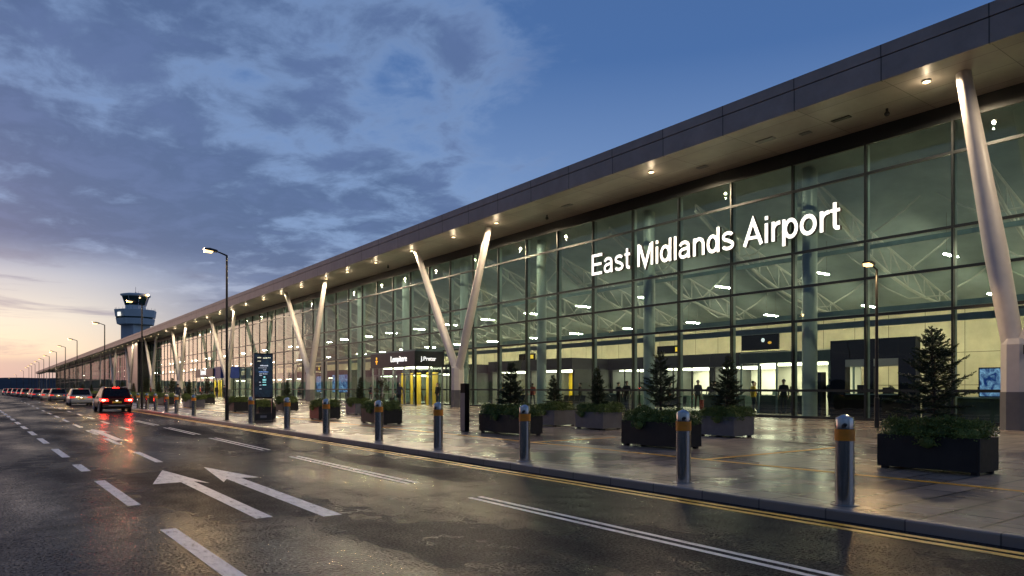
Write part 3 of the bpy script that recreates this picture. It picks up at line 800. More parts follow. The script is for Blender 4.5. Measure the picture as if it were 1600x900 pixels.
q = MB(); q.ball((1.5,-7.0,47.7),.6,.6,.5,10,8); q.build('flood_lamp', emit('flood', (1,.62,.25), 14), tw_)
q = MB(); q.ball((-1.8,-5.3,46.2),.5,.5,.3,10,8); q.build('cab_lamp', emit('cablamp', (1,.65,.3), 5), tw_)
q = MB()
for wx in (0,1.1): 
    for wz in (0,.95): q.box(-8.95,-8.72,wx-.9,wx,36.95+wz,37.8+wz)
q.build('lit_window', M['tower_lit'], tw_)
q = MB(); q.box(-8.7,-8.4,-2.2,1.0,34.0,35.6)

# ------------------------------------------------------------------ street lamps
def make_lamp(hgt, arm=1.35, warm=True):
    root = empty('street_lamp')
    b = MB(); b.path([(0,0,0),(0,0,1.1),(0,0,1.12),(0,0,hgt)], [.085,.085,.062,.045], 14); b.build('pole', M['lamp_black'], root, smooth=True)
    b = MB(); b.box(-.13,.13,-.13,.13,0,.02); b.build('base_plate', M['lamp_black'], root)
    b = MB(); b.path([(0,0,hgt-.02),(-.25,0,hgt+.07),(-arm*.45,0,hgt+.13)], [.04,.035,.03], 10); b.build('arm', M['lamp_black'], root, smooth=True)
    b = MB(); b.prism([(-arm*.42,hgt+.08),(-arm*.42,hgt+.18),(-arm*.75,hgt+.24),(-arm,hgt+.21),(-arm,hgt+.14)], 'y', -.13, .13); hd = b.build('lamp_head', M['lamp_black'], root, bevel=.02)
    b = MB(); b.prism([(-arm*.6,hgt+.118),(-arm*.98,hgt+.135),(-arm*.96,hgt+.045),(-arm*.64,hgt+.03)], 'y', -.11, .11); b.build('lens', M['warm_lamp'], hd)
    return root
lp = make_lamp(7.55, 1.0)
sl = lampdata('SPOT','street_lamp_beam', 1000, (1,.64,.28), spot_size=R(172), spot_blend=.25, shadow_soft_size=.15)
lts = [33.7,56.5,77.5,105,123,141,160,178,197,216,235,254]
words = ['tall black street lamp with lit warm head standing on the kerb nearest the camera',
 'black street lamp in front of the control tower','black street lamp left of the control tower','black street lamp behind the parked silver car']
for i, t in enumerate(lts):
    o = lp if i == 0 else copy_tree(lp)
    o.location = (8.62,t,PAV)
    lab = words[i] if i < 4 else f'distant black street lamp on the kerb, {ORD[i]} lamp along the row from the camera'
    tag(o, lab, 'street lamp', 'street lamps along the kerb')
    if i < 6: light('street_lamp_beam', sl, (7.5,t,PAV+7.75), None)
# faraway kerb lamps, then the added verge lamps
for i, t in enumerate((300,390,520)):
    o = copy_tree(lp); o.location = (8.62,t,PAV); tag(o, f'tiny faraway street lamp low above the road end, {ORD[i]} beyond the kerb row', 'street lamp', 'street lamps along the kerb')
verge_fill_beam = lampdata('SPOT','street_lamp_beam', 330, (1,.72,.42), spot_size=R(150), spot_blend=.6, shadow_soft_size=.15)  # for unseen verge lamps, added to brighten the road and its markings
for t, lab in ((-9,'unseen black street lamp added on the far verge behind the camera'),(12,'unseen black street lamp added on the far verge beside the camera'),(38,'unseen black street lamp added on the far verge ahead of the camera')):
    o = copy_tree(lp); o.location = (-8.1,t,.1); o.rotation_euler.z = math.pi; tag(o, lab, 'street lamp', 'street lamps along the kerb'); light('street_lamp_beam', verge_fill_beam, (-6.9,t,7.75), None)
o = make_lamp(5.85, .8); o.location = (26.2,12.9,PAV); tag(o, 'slim plaza lamp post with glowing head in front of the black portal wall', 'street lamp')
light('street_lamp_beam', lampdata('SPOT','plaza_lamp_beam', 300, (1,.64,.28), spot_size=R(172), spot_blend=.25, shadow_soft_size=.12), (25.6,12.9,PAV+5.7), None)

# ------------------------------------------------------------------ bollards
bo = empty('bollard')
b = MB(); b.lathe([(.112,0),(.112,.80)], 32); b.build('post', M['steel'], bo, smooth=True)
b = MB(); b.lathe([(.1175,.803),(.1175,.945)], 32); b.build('reflective_band', M['orange'], bo, smooth=True)
b = MB(); b.lathe([(.112,.948),(.112,1.06),(.104,1.085),(.03,1.125),(.0,1.128)], 32); cp = b.build('cap', M['steel'], bo, smooth=True)
b = MB(); b.lathe([(.17,0),(.17,.006)], 24); b.build('base_ring', M['steel_dull'], bo)
b = MB(); b.ball((-.085,-.07,1.0),.03,.03,.022,10,6); b.box(-.115,-.07,-.08,-.045,.96,1.0); b.build('sensor', M['black_matt'], cp)
bts = [4.61,7.16,11.18,14.58,17.8,21.6,25.3,29.7,40,44.4,47.2,50.9,54.1,57.7,61.5,65.4]
bl = ['largest steel bollard with orange band, nearest the camera on the right','steel bollard in front of the wide dark planter, second from the right',
 'steel bollard left of the second planter, third from the right','steel bollard standing alone in the middle of the kerb, fourth from the right',
 'steel bollard before the brown ended planter, fifth from the right','steel bollard before the planter with the red reflection, sixth from the right',
 'steel bollard right of the black totem','steel bollard touching the left side of the black totem',
 'steel bollard first left of the tall street lamp','steel bollard second left of the tall street lamp','steel bollard third left of the tall street lamp','steel bollard fourth left of the tall street lamp',
 'small steel bollard third from the black car','small steel bollard second from the black car','small steel bollard close beside the black car','tiny steel bollard almost hidden behind the black car']
for i, t in enumerate(bts):
    o = bo if i == 0 else copy_tree(bo)
    o.location = (8.56,t,PAV); o.rotation_euler.z = rng.uniform(-.25,.25)
    tag(o, bl[i], 'bollard', 'steel bollards along the kerb')

# ------------------------------------------------------------------ plants
def diamond(mb, c, d, n, ln, wd, mi=0):
    d = d.normalized(); s = d.cross(n)
    if s.length < 1e-4: s = d.orthogonal()
    s.normalize(); s *= wd/2
    e = c + d*ln; m_ = c + d*(ln*.45)
    mb.add([c, m_+s, e, m_-s], [(0,1,2,3)], mi)
def rv(r_): 
    while True:
        v = Vector((r_.uniform(-1,1),r_.uniform(-1,1),r_.uniform(-1,1)))
        if .05 < v.length < 1: return v.normalized()
def spruce_mesh(seed, h=1.9, rad=.72, bare=.22, dens=1.0):
    r_ = random.Random(seed)
    tr = MB(); pts = [Vector((.015*math.sin(3*k+seed),.015*math.cos(2*k),h*k/8)) for k in range(9)]
    tr.path(pts, [.04*(1-k/9.0)+.006 for k in range(9)], 8)
    lf = MB(); NB = int(92*dens**.45); a = 0
    for k in range(NB):
        f = (k/NB)**.92; z = bare*h + h*(1-bare)*f*.985 + r_.uniform(-.03,.03)
        Rr = rad*(1-f)**.80*(.62+.38*min(1,(f+.05)/.18))
        a += 2.39996 + r_.uniform(-.5,.5); ln = Rr*r_.uniform(.55,1.15)+.04
        up = .16+.62*f + r_.uniform(-.26,.28)
        d = Vector((math.cos(a),math.sin(a),up)).normalized()
        st = Vector((0,0,z)); tr.tube(st, st+d*ln*.96, .009*(1-f)+.004, .002, 5)
        n_ = max(3,int(ln/.030*dens**.5))
        for q in range(n_):
            u = (q+1)/n_; c = st + d*(ln*u); c.z -= .10*u*(1-u)*ln
            if u < .15: continue
            for sd in (-1,1):
                side = Vector((-d.y,d.x,0)).normalized()*sd
                dd = d*.75 + side*r_.uniform(.4,1.1) + Vector((0,0,r_.uniform(-.5,.5)))
                tl = (.05+.13*(1-u)*min(1,ln/.4))*r_.uniform(.7,1.25)
                diamond(lf, c, dd, rv(r_), tl, .019); diamond(lf, c, dd+rv(r_)*.35, rv(r_), tl*.9, .019)
                c2 = c + dd.normalized()*tl*.5
                diamond(lf, c2, dd+side*.8+rv(r_)*.4, rv(r_), tl*.55, .016); diamond(lf, c2, dd-side*.6+rv(r_)*.4, rv(r_), tl*.5, .016)
            diamond(lf, c, d+rv(r_)*.4, rv(r_), .06, .017)
    return tr.mesh('trunk', M['bark']), lf.mesh('crown', M['needle'])
def leafy_mesh(seed, lumps, n, size, mat='leaf'):
    r_ = random.Random(seed); mb = MB()
    tot = sum(l[3]*l[4] for l in lumps)
    for (cx,cy,cz,rx,ry,rz) in lumps:
        k = int(n*rx*ry/tot) if tot else 0
        for _ in range(k):
            v = rv(r_)
            if v.z < -.45: v.z = -v.z
            w_ = r_.uniform(.62,1.05)*(1+.16*noise.noise(v*3+Vector((seed,cx,cy))))
            c = Vector((cx+v.x*rx*w_, cy+v.y*ry*w_, cz+v.z*rz*w_))
            dd = (v + rv(r_)*.9)
            diamond(mb, c, dd, rv(r_), size*r_.uniform(.6,1.3), size*.5)
    core = len(mb.f)
    for (cx,cy,cz,rx,ry,rz) in lumps: mb.ball((cx,cy,cz-.02),rx*.66,ry*.66,rz*.66,9,6)
    return mb.mesh('foliage', M[mat])
spr = [spruce_mesh(3, 1.9, .86), spruce_mesh(11, 1.95, .70, .24), spruce_mesh(23, 1.8, .55, .15, 1.5), spruce_mesh(37, 1.7, .46, .12, 1.7)]
def small_tree(seed):
    r_ = random.Random(seed)
    tr = MB(); tr.path([Vector((0,0,0)),Vector((.02,0,.5)),Vector((-.01,.02,1.0)),Vector((0,0,1.5))],[.03,.025,.018,.006],7)
    lumps = []
    for k in range(9):
        z = .55+.95*r_.random(); q = .30*(1-abs((z-.95)/.75))+.06; a = r_.uniform(0,6.28)
        tr.tube((0,0,z-.15),(q*math.cos(a),q*math.sin(a),z),.010,.004,5)
        lumps.append((q*math.cos(a),q*math.sin(a),z,.16,.16,.20))
    mb = MB()
    for (cx,cy,cz,rx,ry,rz) in lumps:
        for _ in range(150):
            v = rv(r_)*r_.random()**.4
            diamond(mb, Vector((cx+v.x*rx,cy+v.y*ry,cz+v.z*rz)), rv(r_), rv(r_), .06, .03)
    return tr.mesh('trunk', M['bark']), mb.mesh('crown', M['leaf_russet'])
smt = small_tree(5)

def shrub_for(wx, wt, seed, mat='leaf'):
    r_ = random.Random(seed); lumps = []
    nx_ = max(1,round(wx/.45)); ny_ = max(2,round(wt/.42))
    for i in range(nx_):
        for j in range(ny_):
            lumps.append(((i+.5)/nx_*wx-wx/2+r_.uniform(-.05,.05), (j+.5)/ny_*wt-wt/2+r_.uniform(-.06,.06), r_.uniform(.06,.16), wx/nx_*.62+.03, wt/ny_*.66+.03, r_.uniform(.18,.30)))
    # one tuft spilling over the front
    lumps.append((-wx/2-.03, r_.uniform(-wt*.1,wt*.25), -.02, .12, .2, .16))
    return leafy_mesh(seed, lumps, int(7500*min(2.2,wx*wt)), .048, mat)

tree_no = [0]
def planter(x0, x1, t0, t1, h, mat, label, tree=None, treescale=1.0, shrub_label=None, tree_label=None, far=False, endmat=None, seed=0, two=None, thz=None):
    cx, cy = (x0+x1)/2, (t0+t1)/2; wx, wt = x1-x0, t1-t0
    root = empty('planter', (cx,cy,PAV)); tag(root, label, 'planter', 'planters on the forecourt')
    b = MB(); th = .04
    b.box(-wx/2,wx/2,-wt/2,-wt/2+th,.05,h); b.box(-wx/2,wx/2,wt/2-th,wt/2,.05,h)
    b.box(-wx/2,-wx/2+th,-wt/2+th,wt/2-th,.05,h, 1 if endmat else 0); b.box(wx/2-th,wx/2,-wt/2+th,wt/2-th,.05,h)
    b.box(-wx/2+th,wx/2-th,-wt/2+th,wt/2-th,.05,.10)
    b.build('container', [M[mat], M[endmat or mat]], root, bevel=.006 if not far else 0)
    b = MB(); b.box(-wx/2+th+.003,wx/2-th-.003,-wt/2+th+.003,wt/2-th-.003,.103,h-.06); b.build('soil', M['soil'], root)
    for sx in (-1,1):
        for sy_ in (-1,1):
            f = MB(); f.box(sx*(wx/2-.10)-.05,sx*(wx/2-.10)+.05,sy_*(wt/2-.10)-.05,sy_*(wt/2-.10)+.05,0,.048); f.build('foot', M['black_matt'], root)
    s = put('shrub', shrub_for(wx, wt, seed), None, (cx,cy,PAV+h-.06)); tag(s, shrub_label, 'shrub', 'low shrubs filling the planters')
    if tree is not None:
        tm, cmh = tree
        tr = empty('spruce_tree' if tree is not smt else 'small_tree', (cx+.02,cy+(two or 0),PAV+h-.08), rng.uniform(0,6)); tr.scale = (treescale*rng.uniform(.88,1.15),)*2+((thz or treescale)*rng.uniform(.92,1.08),); tr.rotation_euler.x = rng.uniform(-.05,.05); tr.rotation_euler.y = rng.uniform(-.05,.05)
        tag(tr, tree_label, 'tree', 'small trees in the planters')
        put('trunk', tm, tr); put('crown', cmh, tr)
    return root
planter(13.05,13.85,4.75,6.42,.62,'planter','widest dark planter box nearest the camera at the right',spr[0],1.0,'bushy low shrub overflowing the planter nearest the camera','sparse spruce in the planter nearest the camera',seed=1)
planter(12.95,13.75,10.95,12.85,.64,'planter','dark planter box behind the second bollard from the right',spr[1],.95,'low shrub spilling over the planter behind the second bollard','spruce with open branches in the middle dark planter',seed=2)
planter(13.0,13.72,17.0,19.5,.62,'planter','long dark planter box behind the third bollard from the right',spr[2],.92,'low shrub in the long planter behind the third bollard','dark narrow spruce left of the yellow shops',seed=3)
planter(12.5,13.3,25.5,27.7,.62,'planter','dark planter with brown side before the main entrance',smt,.82,'mossy green shrub in the brown sided planter','thin russet leaved tree before the main entrance',endmat='planter_brown',seed=4)
planter(12.05,13.1,31.3,32.5,.62,'planter','square dark planter with red reflected light coloured onto one side',None,1,'green shrub in the planter with the red reflection',endmat='planter_red_reflection',seed=5)
planter(11.9,12.9,44.9,46.5,.62,'planter','dark planter just right of the tall street lamp',None,1,'green shrub in the planter by the tall street lamp',seed=6)
planter(11.9,13.0,57.0,59.2,.62,'planter_grey','grey planter just left of the tall street lamp',None,1,'dark shrub in the grey planter left of the tall street lamp',seed=7)
planter(9.9,10.7,33.2,34.6,.60,'planter','dark planter directly behind the black totem',None,1,'green shrub showing under the black totem',seed=8)
# back row, square grey
planter(17.4,18.4,12.7,14.0,.62,'planter_grey','grey square planter right of the middle dark planter',spr[2],1.0,'shrub in the grey planter right of the middle dark planter','dense dark spruce before the white walled shops',seed=9)
planter(17.0,17.95,17.75,19.2,.62,'planter_grey','grey square planter in the middle of the back row',spr[3],.95,'shrub in the middle planter of the back row','dark conical spruce left of the open branched spruce',seed=10)
planter(17.1,18.2,20.5,21.8,.62,'planter_grey','pale grey square planter right of the third bollard',spr[2],.85,'shrub in the pale grey planter right of the third bollard','dark conical spruce before the yellow shop',seed=11)
planter(16.0,17.0,36.2,37.5,.62,'planter_grey','small grey planter left of the brown sided planter',spr[3],.85,'dark shrub in the small grey planter left of the brown sided one','small conical spruce left of the main entrance',seed=12)
planter(14.6,15.6,44.0,45.5,.62,'planter','dark planter behind the totem on its right',spr[2],.8,'shrub in the dark planter right of the totem','small conical spruce right of the black totem',seed=13)
far_t = [67,75,83,91,100,110,121,133,147,163,181,201]
for i, t in enumerate(far_t):
    L_ = 4.2 if i < 6 else 6
    planter(11.9,13.0,t,t+L_,.72,'planter',f'distant dark hedge planter, {ORD[i]} left of the grey one by the street lamp',None,1,f'clipped dark hedge in the {ORD[i]} distant planter of the row',far=True,seed=20+i)
    planter(15.6,16.6,t+2,t+3.2,.62,'planter',f'distant tree planter behind the {ORD[i]} hedge of the row',spr[(i*2+1) % 4],.95+.25*rng.random(),f'low shrub round the {ORD[i]} distant tree of the row',f'distant dark tree standing behind the {ORD[i]} hedge of the row',far=True,seed=40+i,thz=1.0+.2*rng.random())

# ------------------------------------------------------------------ totem and small posts
to = empty('information_totem', (9.3,30.5,PAV), R(-6)); tag(to, 'tall black information totem with small lit text on its face', 'totem')
b = MB(); b.box(-.38,.38,-.06,.06,1.02,2.95); b.build('panel', M['black'], to, bevel=.01)
b = MB(); b.box(-.38,-.33,-.055,.055,.0,1.018); b.box(.33,.38,-.055,.055,.0,1.018); b.box(-.40,.40,-.12,.12,0,.06); b.build('frame', M['lamp_black'], to)
b = MB(); b.box(-.32,.32,-.05,.05,.08,.40); b.build('base_panel', M['black_matt'], to)
b = MB(); b.box(-.14,.12,-.056,-.051,.20,.30); b.build('base_label', M['steel_dull'], to)
b = MB(); b.box(-.41,-.382,-.07,.07,0,2.97); b.build('edge_trim', M['steel_dull'], to)
b = MB(); b.box(-.36,.36,-.064,-.0605,1.08,2.90); b.build('screen', M['screen_dark'], to)
rw = random.Random(9)
cream = emit('totem_cream', (1,.93,.65), .75); teal = emit('totem_teal', (.35,.85,.85), .7); blue = emit('totem_blue', (.3,.5,1), .6); wht = emit('totem_white', (.85,.9,1), .6)
def line(z, x0, x1, hgt, mat, nm='text_line'):
    b = MB(); x = x0
    while x < x1:
        w_ = rw.uniform(.02,.05)*hgt/.03; b.box(x,min(x+w_,x1),-.070,-.066,z,z+hgt*rw.uniform(.6,1)); x += w_+.010
    b.build(nm, mat, to)
line(2.74,-.26,-.10,.05,cream); line(2.73,-.03,.15,.055,cream); line(2.75,.17,.28,.04,cream); line(2.60,-.26,-.12,.03,cream)
line(2.40,-.15,.18,.055,wht); line(2.32,-.22,.12,.022,wht); line(2.23,-.03,.09,.03,wht); line(2.14,-.2,.18,.04,blue); line(2.06,-.18,-.08,.03,wht); line(2.06,-.04,.15,.03,wht); line(1.99,-.18,-.07,.03,wht)
line(1.90,-.01,.06,.10,teal); line(1.78,-.05,.10,.09,teal); line(1.70,-.05,.09,.05,teal); line(1.58,-.05,.10,.07,teal); line(1.70,-.19,-.12,.03,wht); line(1.58,-.18,-.1,.03,wht); line(1.42,-.18,-.09,.03,wht)
po = empty('sign_post', (12.68,19.85,PAV)); tag(po, 'narrow black slab post standing left of the long dark planter', 'post')
b = MB(); b.box(-.09,.09,-.14,.14,.012,1.62); b.build('slab', M['black'], po, bevel=.01)
b = MB(); b.box(-.096,-.092,-.14,.14,.05,1.3); b.build('pale_edge', M['steel_dull'], po)
b = MB(); b.box(-.22,.22,-.25,.25,0,.01); b.build('base_plate', M['steel_dull'], po)
bn_ = empty('litter_bin', (17.2,26.9,PAV)); tag(bn_, 'small dark round topped litter bin near the black slab post', 'bin')
b = MB(); b.lathe([(.2,.0),(.2,.95)], 20); b.build('body', M['steel_dull'], bn_, smooth=True)
b = MB(); b.lathe([(.22,.953),(.22,1.05),(.16,1.22),(.05,1.28)], 20); b.build('hood', M['black'], bn_, smooth=True)

# ------------------------------------------------------------------ cars
def apply_mods(o):
    bpy.context.view_layer.update()
    dg = bpy.context.evaluated_depsgraph_get()
    me = bpy.data.meshes.new_from_object(o.evaluated_get(dg)); o.modifiers.clear(); o.data = me
def make_car(name, Ln, W, H, body, style, on):
    """car along +y, rear bumper at y=0"""
    root = empty(name); hw = W/2
    rw_, ry, fy = .345 if style == 'suv' else .315, Ln*.185, Ln*.80
    zb = .24 if style == 'suv' else .20
    belt = H*.60; 
    st = [(0,.62,.93),(.05,.93*belt,.975),(.25,belt,1.0),(Ln*.5,belt*.985,1.0),(Ln*.70,belt*.97,1.0),(Ln*.74,belt*.95,.99),(Ln*.92,belt*.82,.95),(Ln-.05,belt*.70,.86),(Ln,belt*.58,.80)]
    b = MB(); sec = []
    for (yy, zt, wf) in st:
        w_ = hw*wf; z0 = zb + (.14 if yy < .06 or yy > Ln-.1 else 0)
        half = [(0,z0),(w_*.86,z0),(w_*.98,z0+.10),(w_,z0+(zt-z0)*.45),(w_*.985,zt-.10),(w_*.93,zt-.015),(w_*.6,zt+.01),(0,zt+.015)]
        sec.append([(x,yy,z_) for x, z_ in half] + [(-x,yy,z_) for x, z_ in half[-2:0:-1]])
    n = len(sec[0]); vs = [p for s_ in sec for p in s_]
    fs = [(i*n+k,i*n+(k+1) % n,(i+1)*n+(k+1) % n,(i+1)*n+k) for i in range(len(sec)-1) for k in range(n)]
    fs += [tuple(range(n-1,-1,-1)), tuple(range((len(sec)-1)*n,len(sec)*n))]
    b.add(vs, fs)
    bo_ = b.build('body', M[body], root, smooth=True)
    cut = MB()
    for yy in (ry, fy):
        for sx in (-1,1): cut.tube((sx*(hw-.24),yy,rw_),(sx*(hw+.2),yy,rw_),rw_+.06,n=28)
    co = cut.build('cutter', M['car_trim'])
    md = bo_.modifiers.new('arch','BOOLEAN'); md.operation = 'DIFFERENCE'; md.object = co; md.solver = 'EXACT'
    apply_mods(bo_); bpy.data.objects.remove(co)
    # greenhouse
    if style == 'suv': gy = [(.12,0),(.56,.97),(Ln*.34,1.03),(Ln*.52,1.0),(Ln*.73,0)]
    elif style == 'estate': gy = [(.10,0),(.48,.96),(Ln*.34,1.0),(Ln*.50,1.0),(Ln*.72,0)]
    elif style == 'hatch': gy = [(.12,0),(.62,.95),(Ln*.36,1.0),(Ln*.50,1.0),(Ln*.72,0)]
    else: gy = [(.75,0),(1.35,.93),(Ln*.40,1.0),(Ln*.50,1.0),(Ln*.71,0)]
    def gp(yy, f):
        z_ = belt-.03 + (H-belt+.03)*f; w_ = hw*(.93-.20*f); return z_, w_
    b = MB(); vs = []
    for yy, f in gy:
        z_, w_ = gp(yy, f)
        vs += [(-w_,yy,z_),(-w_*.86,yy,z_+(.035 if f > .5 else 0)),(w_*.86,yy,z_+(.035 if f > .5 else 0)),(w_,yy,z_)]
    k4 = len(gy)
    fs = [(i*4+k_,(i+1)*4+k_,(i+1)*4+k_+1,i*4+k_+1) for i in range(k4-1) for k_ in range(3)]
    # sides as one polygon each
    fs += [tuple(i*4 for i in range(k4)), tuple(i*4+3 for i in range(k4-1,-1,-1)), (0,1,2,3)]
    b.add(vs, [f for f in fs if len(set(f)) > 2]); b.build('cabin', M[body], root, smooth=True, bevel=.03)
    # windows
    def lerp3(a, c, u): return tuple(a[i]+(c[i]-a[i])*u for i in range(3))
    def pane(nm, A, Bq, Cq, Dq, off, mi=0):
        n_ = (Vector(Bq)-Vector(A)).cross(Vector(Dq)-Vector(A)).normalized()
        if n_.dot(Vector(off)) < 0: n_ = -n_
        q = MB(); o_ = n_*.012
        P = [Vector(p) for p in (A,Bq,Cq,Dq)]
        q.add([p-o_*.5 for p in P]+[p+o_ for p in P], [(0,1,2,3),(4,5,6,7),(0,1,5,4),(1,2,6,5),(2,3,7,6),(3,0,4,7)]); return q.build(nm, M['car_glass'], root)
    (y0,f0),(y1,f1) = gy[0],gy[1]; z0,w0 = gp(y0,f0); z1,w1 = gp(y1,f1)
    u0, u1 = .16, .92
    def rp(sx, u): 
        yy = y0+(y1-y0)*u; z_ = z0+(z1-z0)*u; w_ = (w0+(w1-w0)*u)*.88
        return (sx*w_,yy,z_+.035*u)
    pane('rear_window', rp(-1,u0), rp(1,u0), rp(1,u1), rp(-1,u1), (0,-1,.3))
    (y3,f3),(y4,f4) = gy[-2],gy[-1]; z3,w3 = gp(y3,f3); z4,w4 = gp(y4,f4)
    def fp(sx, u):
        yy = y4+(y3-y4)*u; z_ = z4+(z3-z4)*u; w_ = (w4+(w3-w4)*u)*.88; return (sx*w_,yy,z_+.035*u)
    pane('windscreen', fp(-1,.12), fp(1,.12), fp(1,.93), fp(-1,.93), (0,1,.4))
    for sx in (-1,1):
        def sp(yy, u):
            z_ = belt+.02+(H-belt-.09)*u; f_ = (z_-belt+.03)/(H-belt+.03); return (sx*(hw*(.93-.20*f_)),yy,z_)
        ya = y0+(y1-y0)*.75; yb = y0+(y1-y0)*1.0+.02; yc = y4+(y3-y4)*.25; yd = y3-.02
        m1 = Ln*.30; m2 = Ln*.46
        pane('side_window', sp(ya,.05), sp(m1-.04,.05), sp(m1-.04,.95), sp(max(yb,ya),.95), (sx,0,.2))
        pane('side_window', sp(m1+.04,.05), sp(m2-.04,.05), sp(m2-.04,.95), sp(m1+.04,.95), (sx,0,.2))
        pane('side_window', sp(m2+.04,.05), sp(yc,.05), sp(yd,.95), sp(m2+.04,.95), (sx,0,.2))
        q = MB(); q.box(min(sx*hw*.97,sx*(hw+.16)),max(sx*hw*.97,sx*(hw+.16)),Ln*.655,Ln*.655+.12,belt-.02,belt+.13); q.build('mirror', M[body], root, bevel=.03)
        # rear lamp wraps the corner
        q = MB(); zc = belt*.84
        xa, xb = sx*hw*.52, sx*hw*.985
        q.add([(xa,-.012,zc-.05),(xb*.955,.0,zc-.09),(xb*.955,.0,zc+.09),(xa,-.004,zc+.05),(xb,.16,zc-.02),(xb,.16,zc+.10),(xa,.15,zc-.05),(xa,.15,zc+.05)],
              [(0,1,2,3),(1,4,5,2),(0,3,7,6),(3,2,5,7),(0,6,4,1)])
        la = q.build('rear_lamp', M['tail_on'] if on else M['tail_dim'], root)
        if on:
            q = MB(); q.ball((sx*hw*.80,-.02,zc),.10,.03,.045,10,6); q.build('bulb', M['tail_core'], la)
        q = MB(); q.add([(sx*hw*.45,Ln-.02,belt*.66),(sx*hw*.85,Ln-.16,belt*.70),(sx*hw*.85,Ln-.14,belt*.80),(sx*hw*.45,Ln-.04,belt*.76)], [(0,1,2,3)]); q.build('headlight', M['head_on'] if on else M['car_glass'], root)
    q = MB(); q.box(-.27,.27,-.03,.02,belt*.64,belt*.64+.11); q.build('number_plate', M['plate_yellow'], root)
    q = MB(); q.box(-.06,.06,-.035,.0,belt*.64+.135,belt*.64+.165); q.build('plate_lamp', M['plate_lamp'], root)
    q = MB(); q.box(-hw*.88,hw*.88,-.05,.12,zb+.08,zb+.30); q.build('rear_bumper', M['car_trim'] if style == 'suv' else M[body], root, bevel=.03)
    if style == 'suv':
        q = MB(); q.box(-hw*.5,hw*.5,-.055,.0,zb+.20,zb+.235); q.build('chrome_strip', M['rim'], root)
        for sx in (-1,1):
            q = MB(); q.path([(sx*hw*.66,.5,H+.03),(sx*hw*.66,.6,H+.07),(sx*hw*.66,Ln*.48,H+.07),(sx*hw*.66,Ln*.5,H+.03)],.018,6); q.build('roof_rail', M['rim'], root)
    (yt,ft) = gy[1]; zt_, wt_ = gp(yt,ft)
    q = MB(); q.box(-.18,.18,yt-.05,yt+.0,zt_+.02,zt_+.055); q.build('brake_light', M['tail_on'] if on else M['tail_dim'], root)
    q = MB(); q.box(-hw*.72,hw*.72,yt-.10,yt+.12,zt_+.056,zt_+.075); q.build('roof_spoiler', M[body], root)
    for yy in (ry, fy):
        for sx in (-1,1):
            q = MB(); q.tube((sx*(hw-.21),yy,rw_),(sx*(hw-.01),yy,rw_),rw_,n=28); wh = q.build('wheel', M['rubber'], root, bevel=.03)
            q = MB(); q.tube((sx*(hw-.03),yy,rw_),(sx*(hw-.004),yy,rw_),rw_*.30,n=24)
            for k_ in range(5):
                a = 2*math.pi*k_/5; q.tube((sx*(hw-.022),yy,rw_),(sx*(hw-.022),yy+rw_*.66*math.cos(a),rw_+rw_*.66*math.sin(a)),.028,n=6)
            q.build('rim', M['rim'], wh)
    q = MB(); q.box(-hw*.7,hw*.7,.3,Ln-.4,zb-.02,zb+.05); q.build('underbody', M['car_trim'], root)
    return root
c0 = make_car('suv', 4.6, 1.90, 1.60, 'car_black', 'suv', True); c0.location = (6.55,52.6,0); tag(c0, 'black sport utility car with glowing red tail lights nearest the camera', 'car', 'cars queued along the road')
c1 = make_car('estate_car', 4.6, 1.84, 1.52, 'car_silver', 'estate', False); c1.location = (6.45,74.5,0); tag(c1, 'silver estate car parked directly ahead of the black one', 'car', 'cars queued along the road')
c2 = make_car('estate_car', 4.6, 1.84, 1.52, 'car_grey', 'estate', False); c2.location = (6.35,100,0); tag(c2, 'grey estate car parked ahead of the silver one', 'car', 'cars queued along the road')
c3 = make_car('hatchback', 4.2, 1.78, 1.48, 'car_white', 'hatch', False); c3.location = (5.9,109,0); tag(c3, 'pale hatchback half hidden by the grey estate car', 'car', 'cars queued along the road')
c4 = make_car('saloon_car', 4.6, 1.82, 1.45, 'car_blue', 'saloon', False); c4.location = (5.4,122,0); tag(c4, 'dark blue saloon car left of the pale hatchback', 'car', 'cars queued along the road')
for i, (src, x, t, lab) in enumerate([(c3,5.5,135,'small pale hatchback beyond the dark blue saloon'),(c2,4.9,150,'small grey car in the distant queue, next beyond the pale hatchback'),
        (c4,4.5,163,'distant dark saloon in the middle of the far queue'),(c1,4.0,177,'distant silver car toward the left of the far queue'),(c2,3.5,194,'distant grey car second from the left end of the queue'),(c3,2.8,213,'tiny pale car at the left end of the far queue')]):
    o = copy_tree(src); o.location = (x,t,0); o.rotation_euler.z = R(2); tag(o, lab, 'car', 'cars queued along the road')

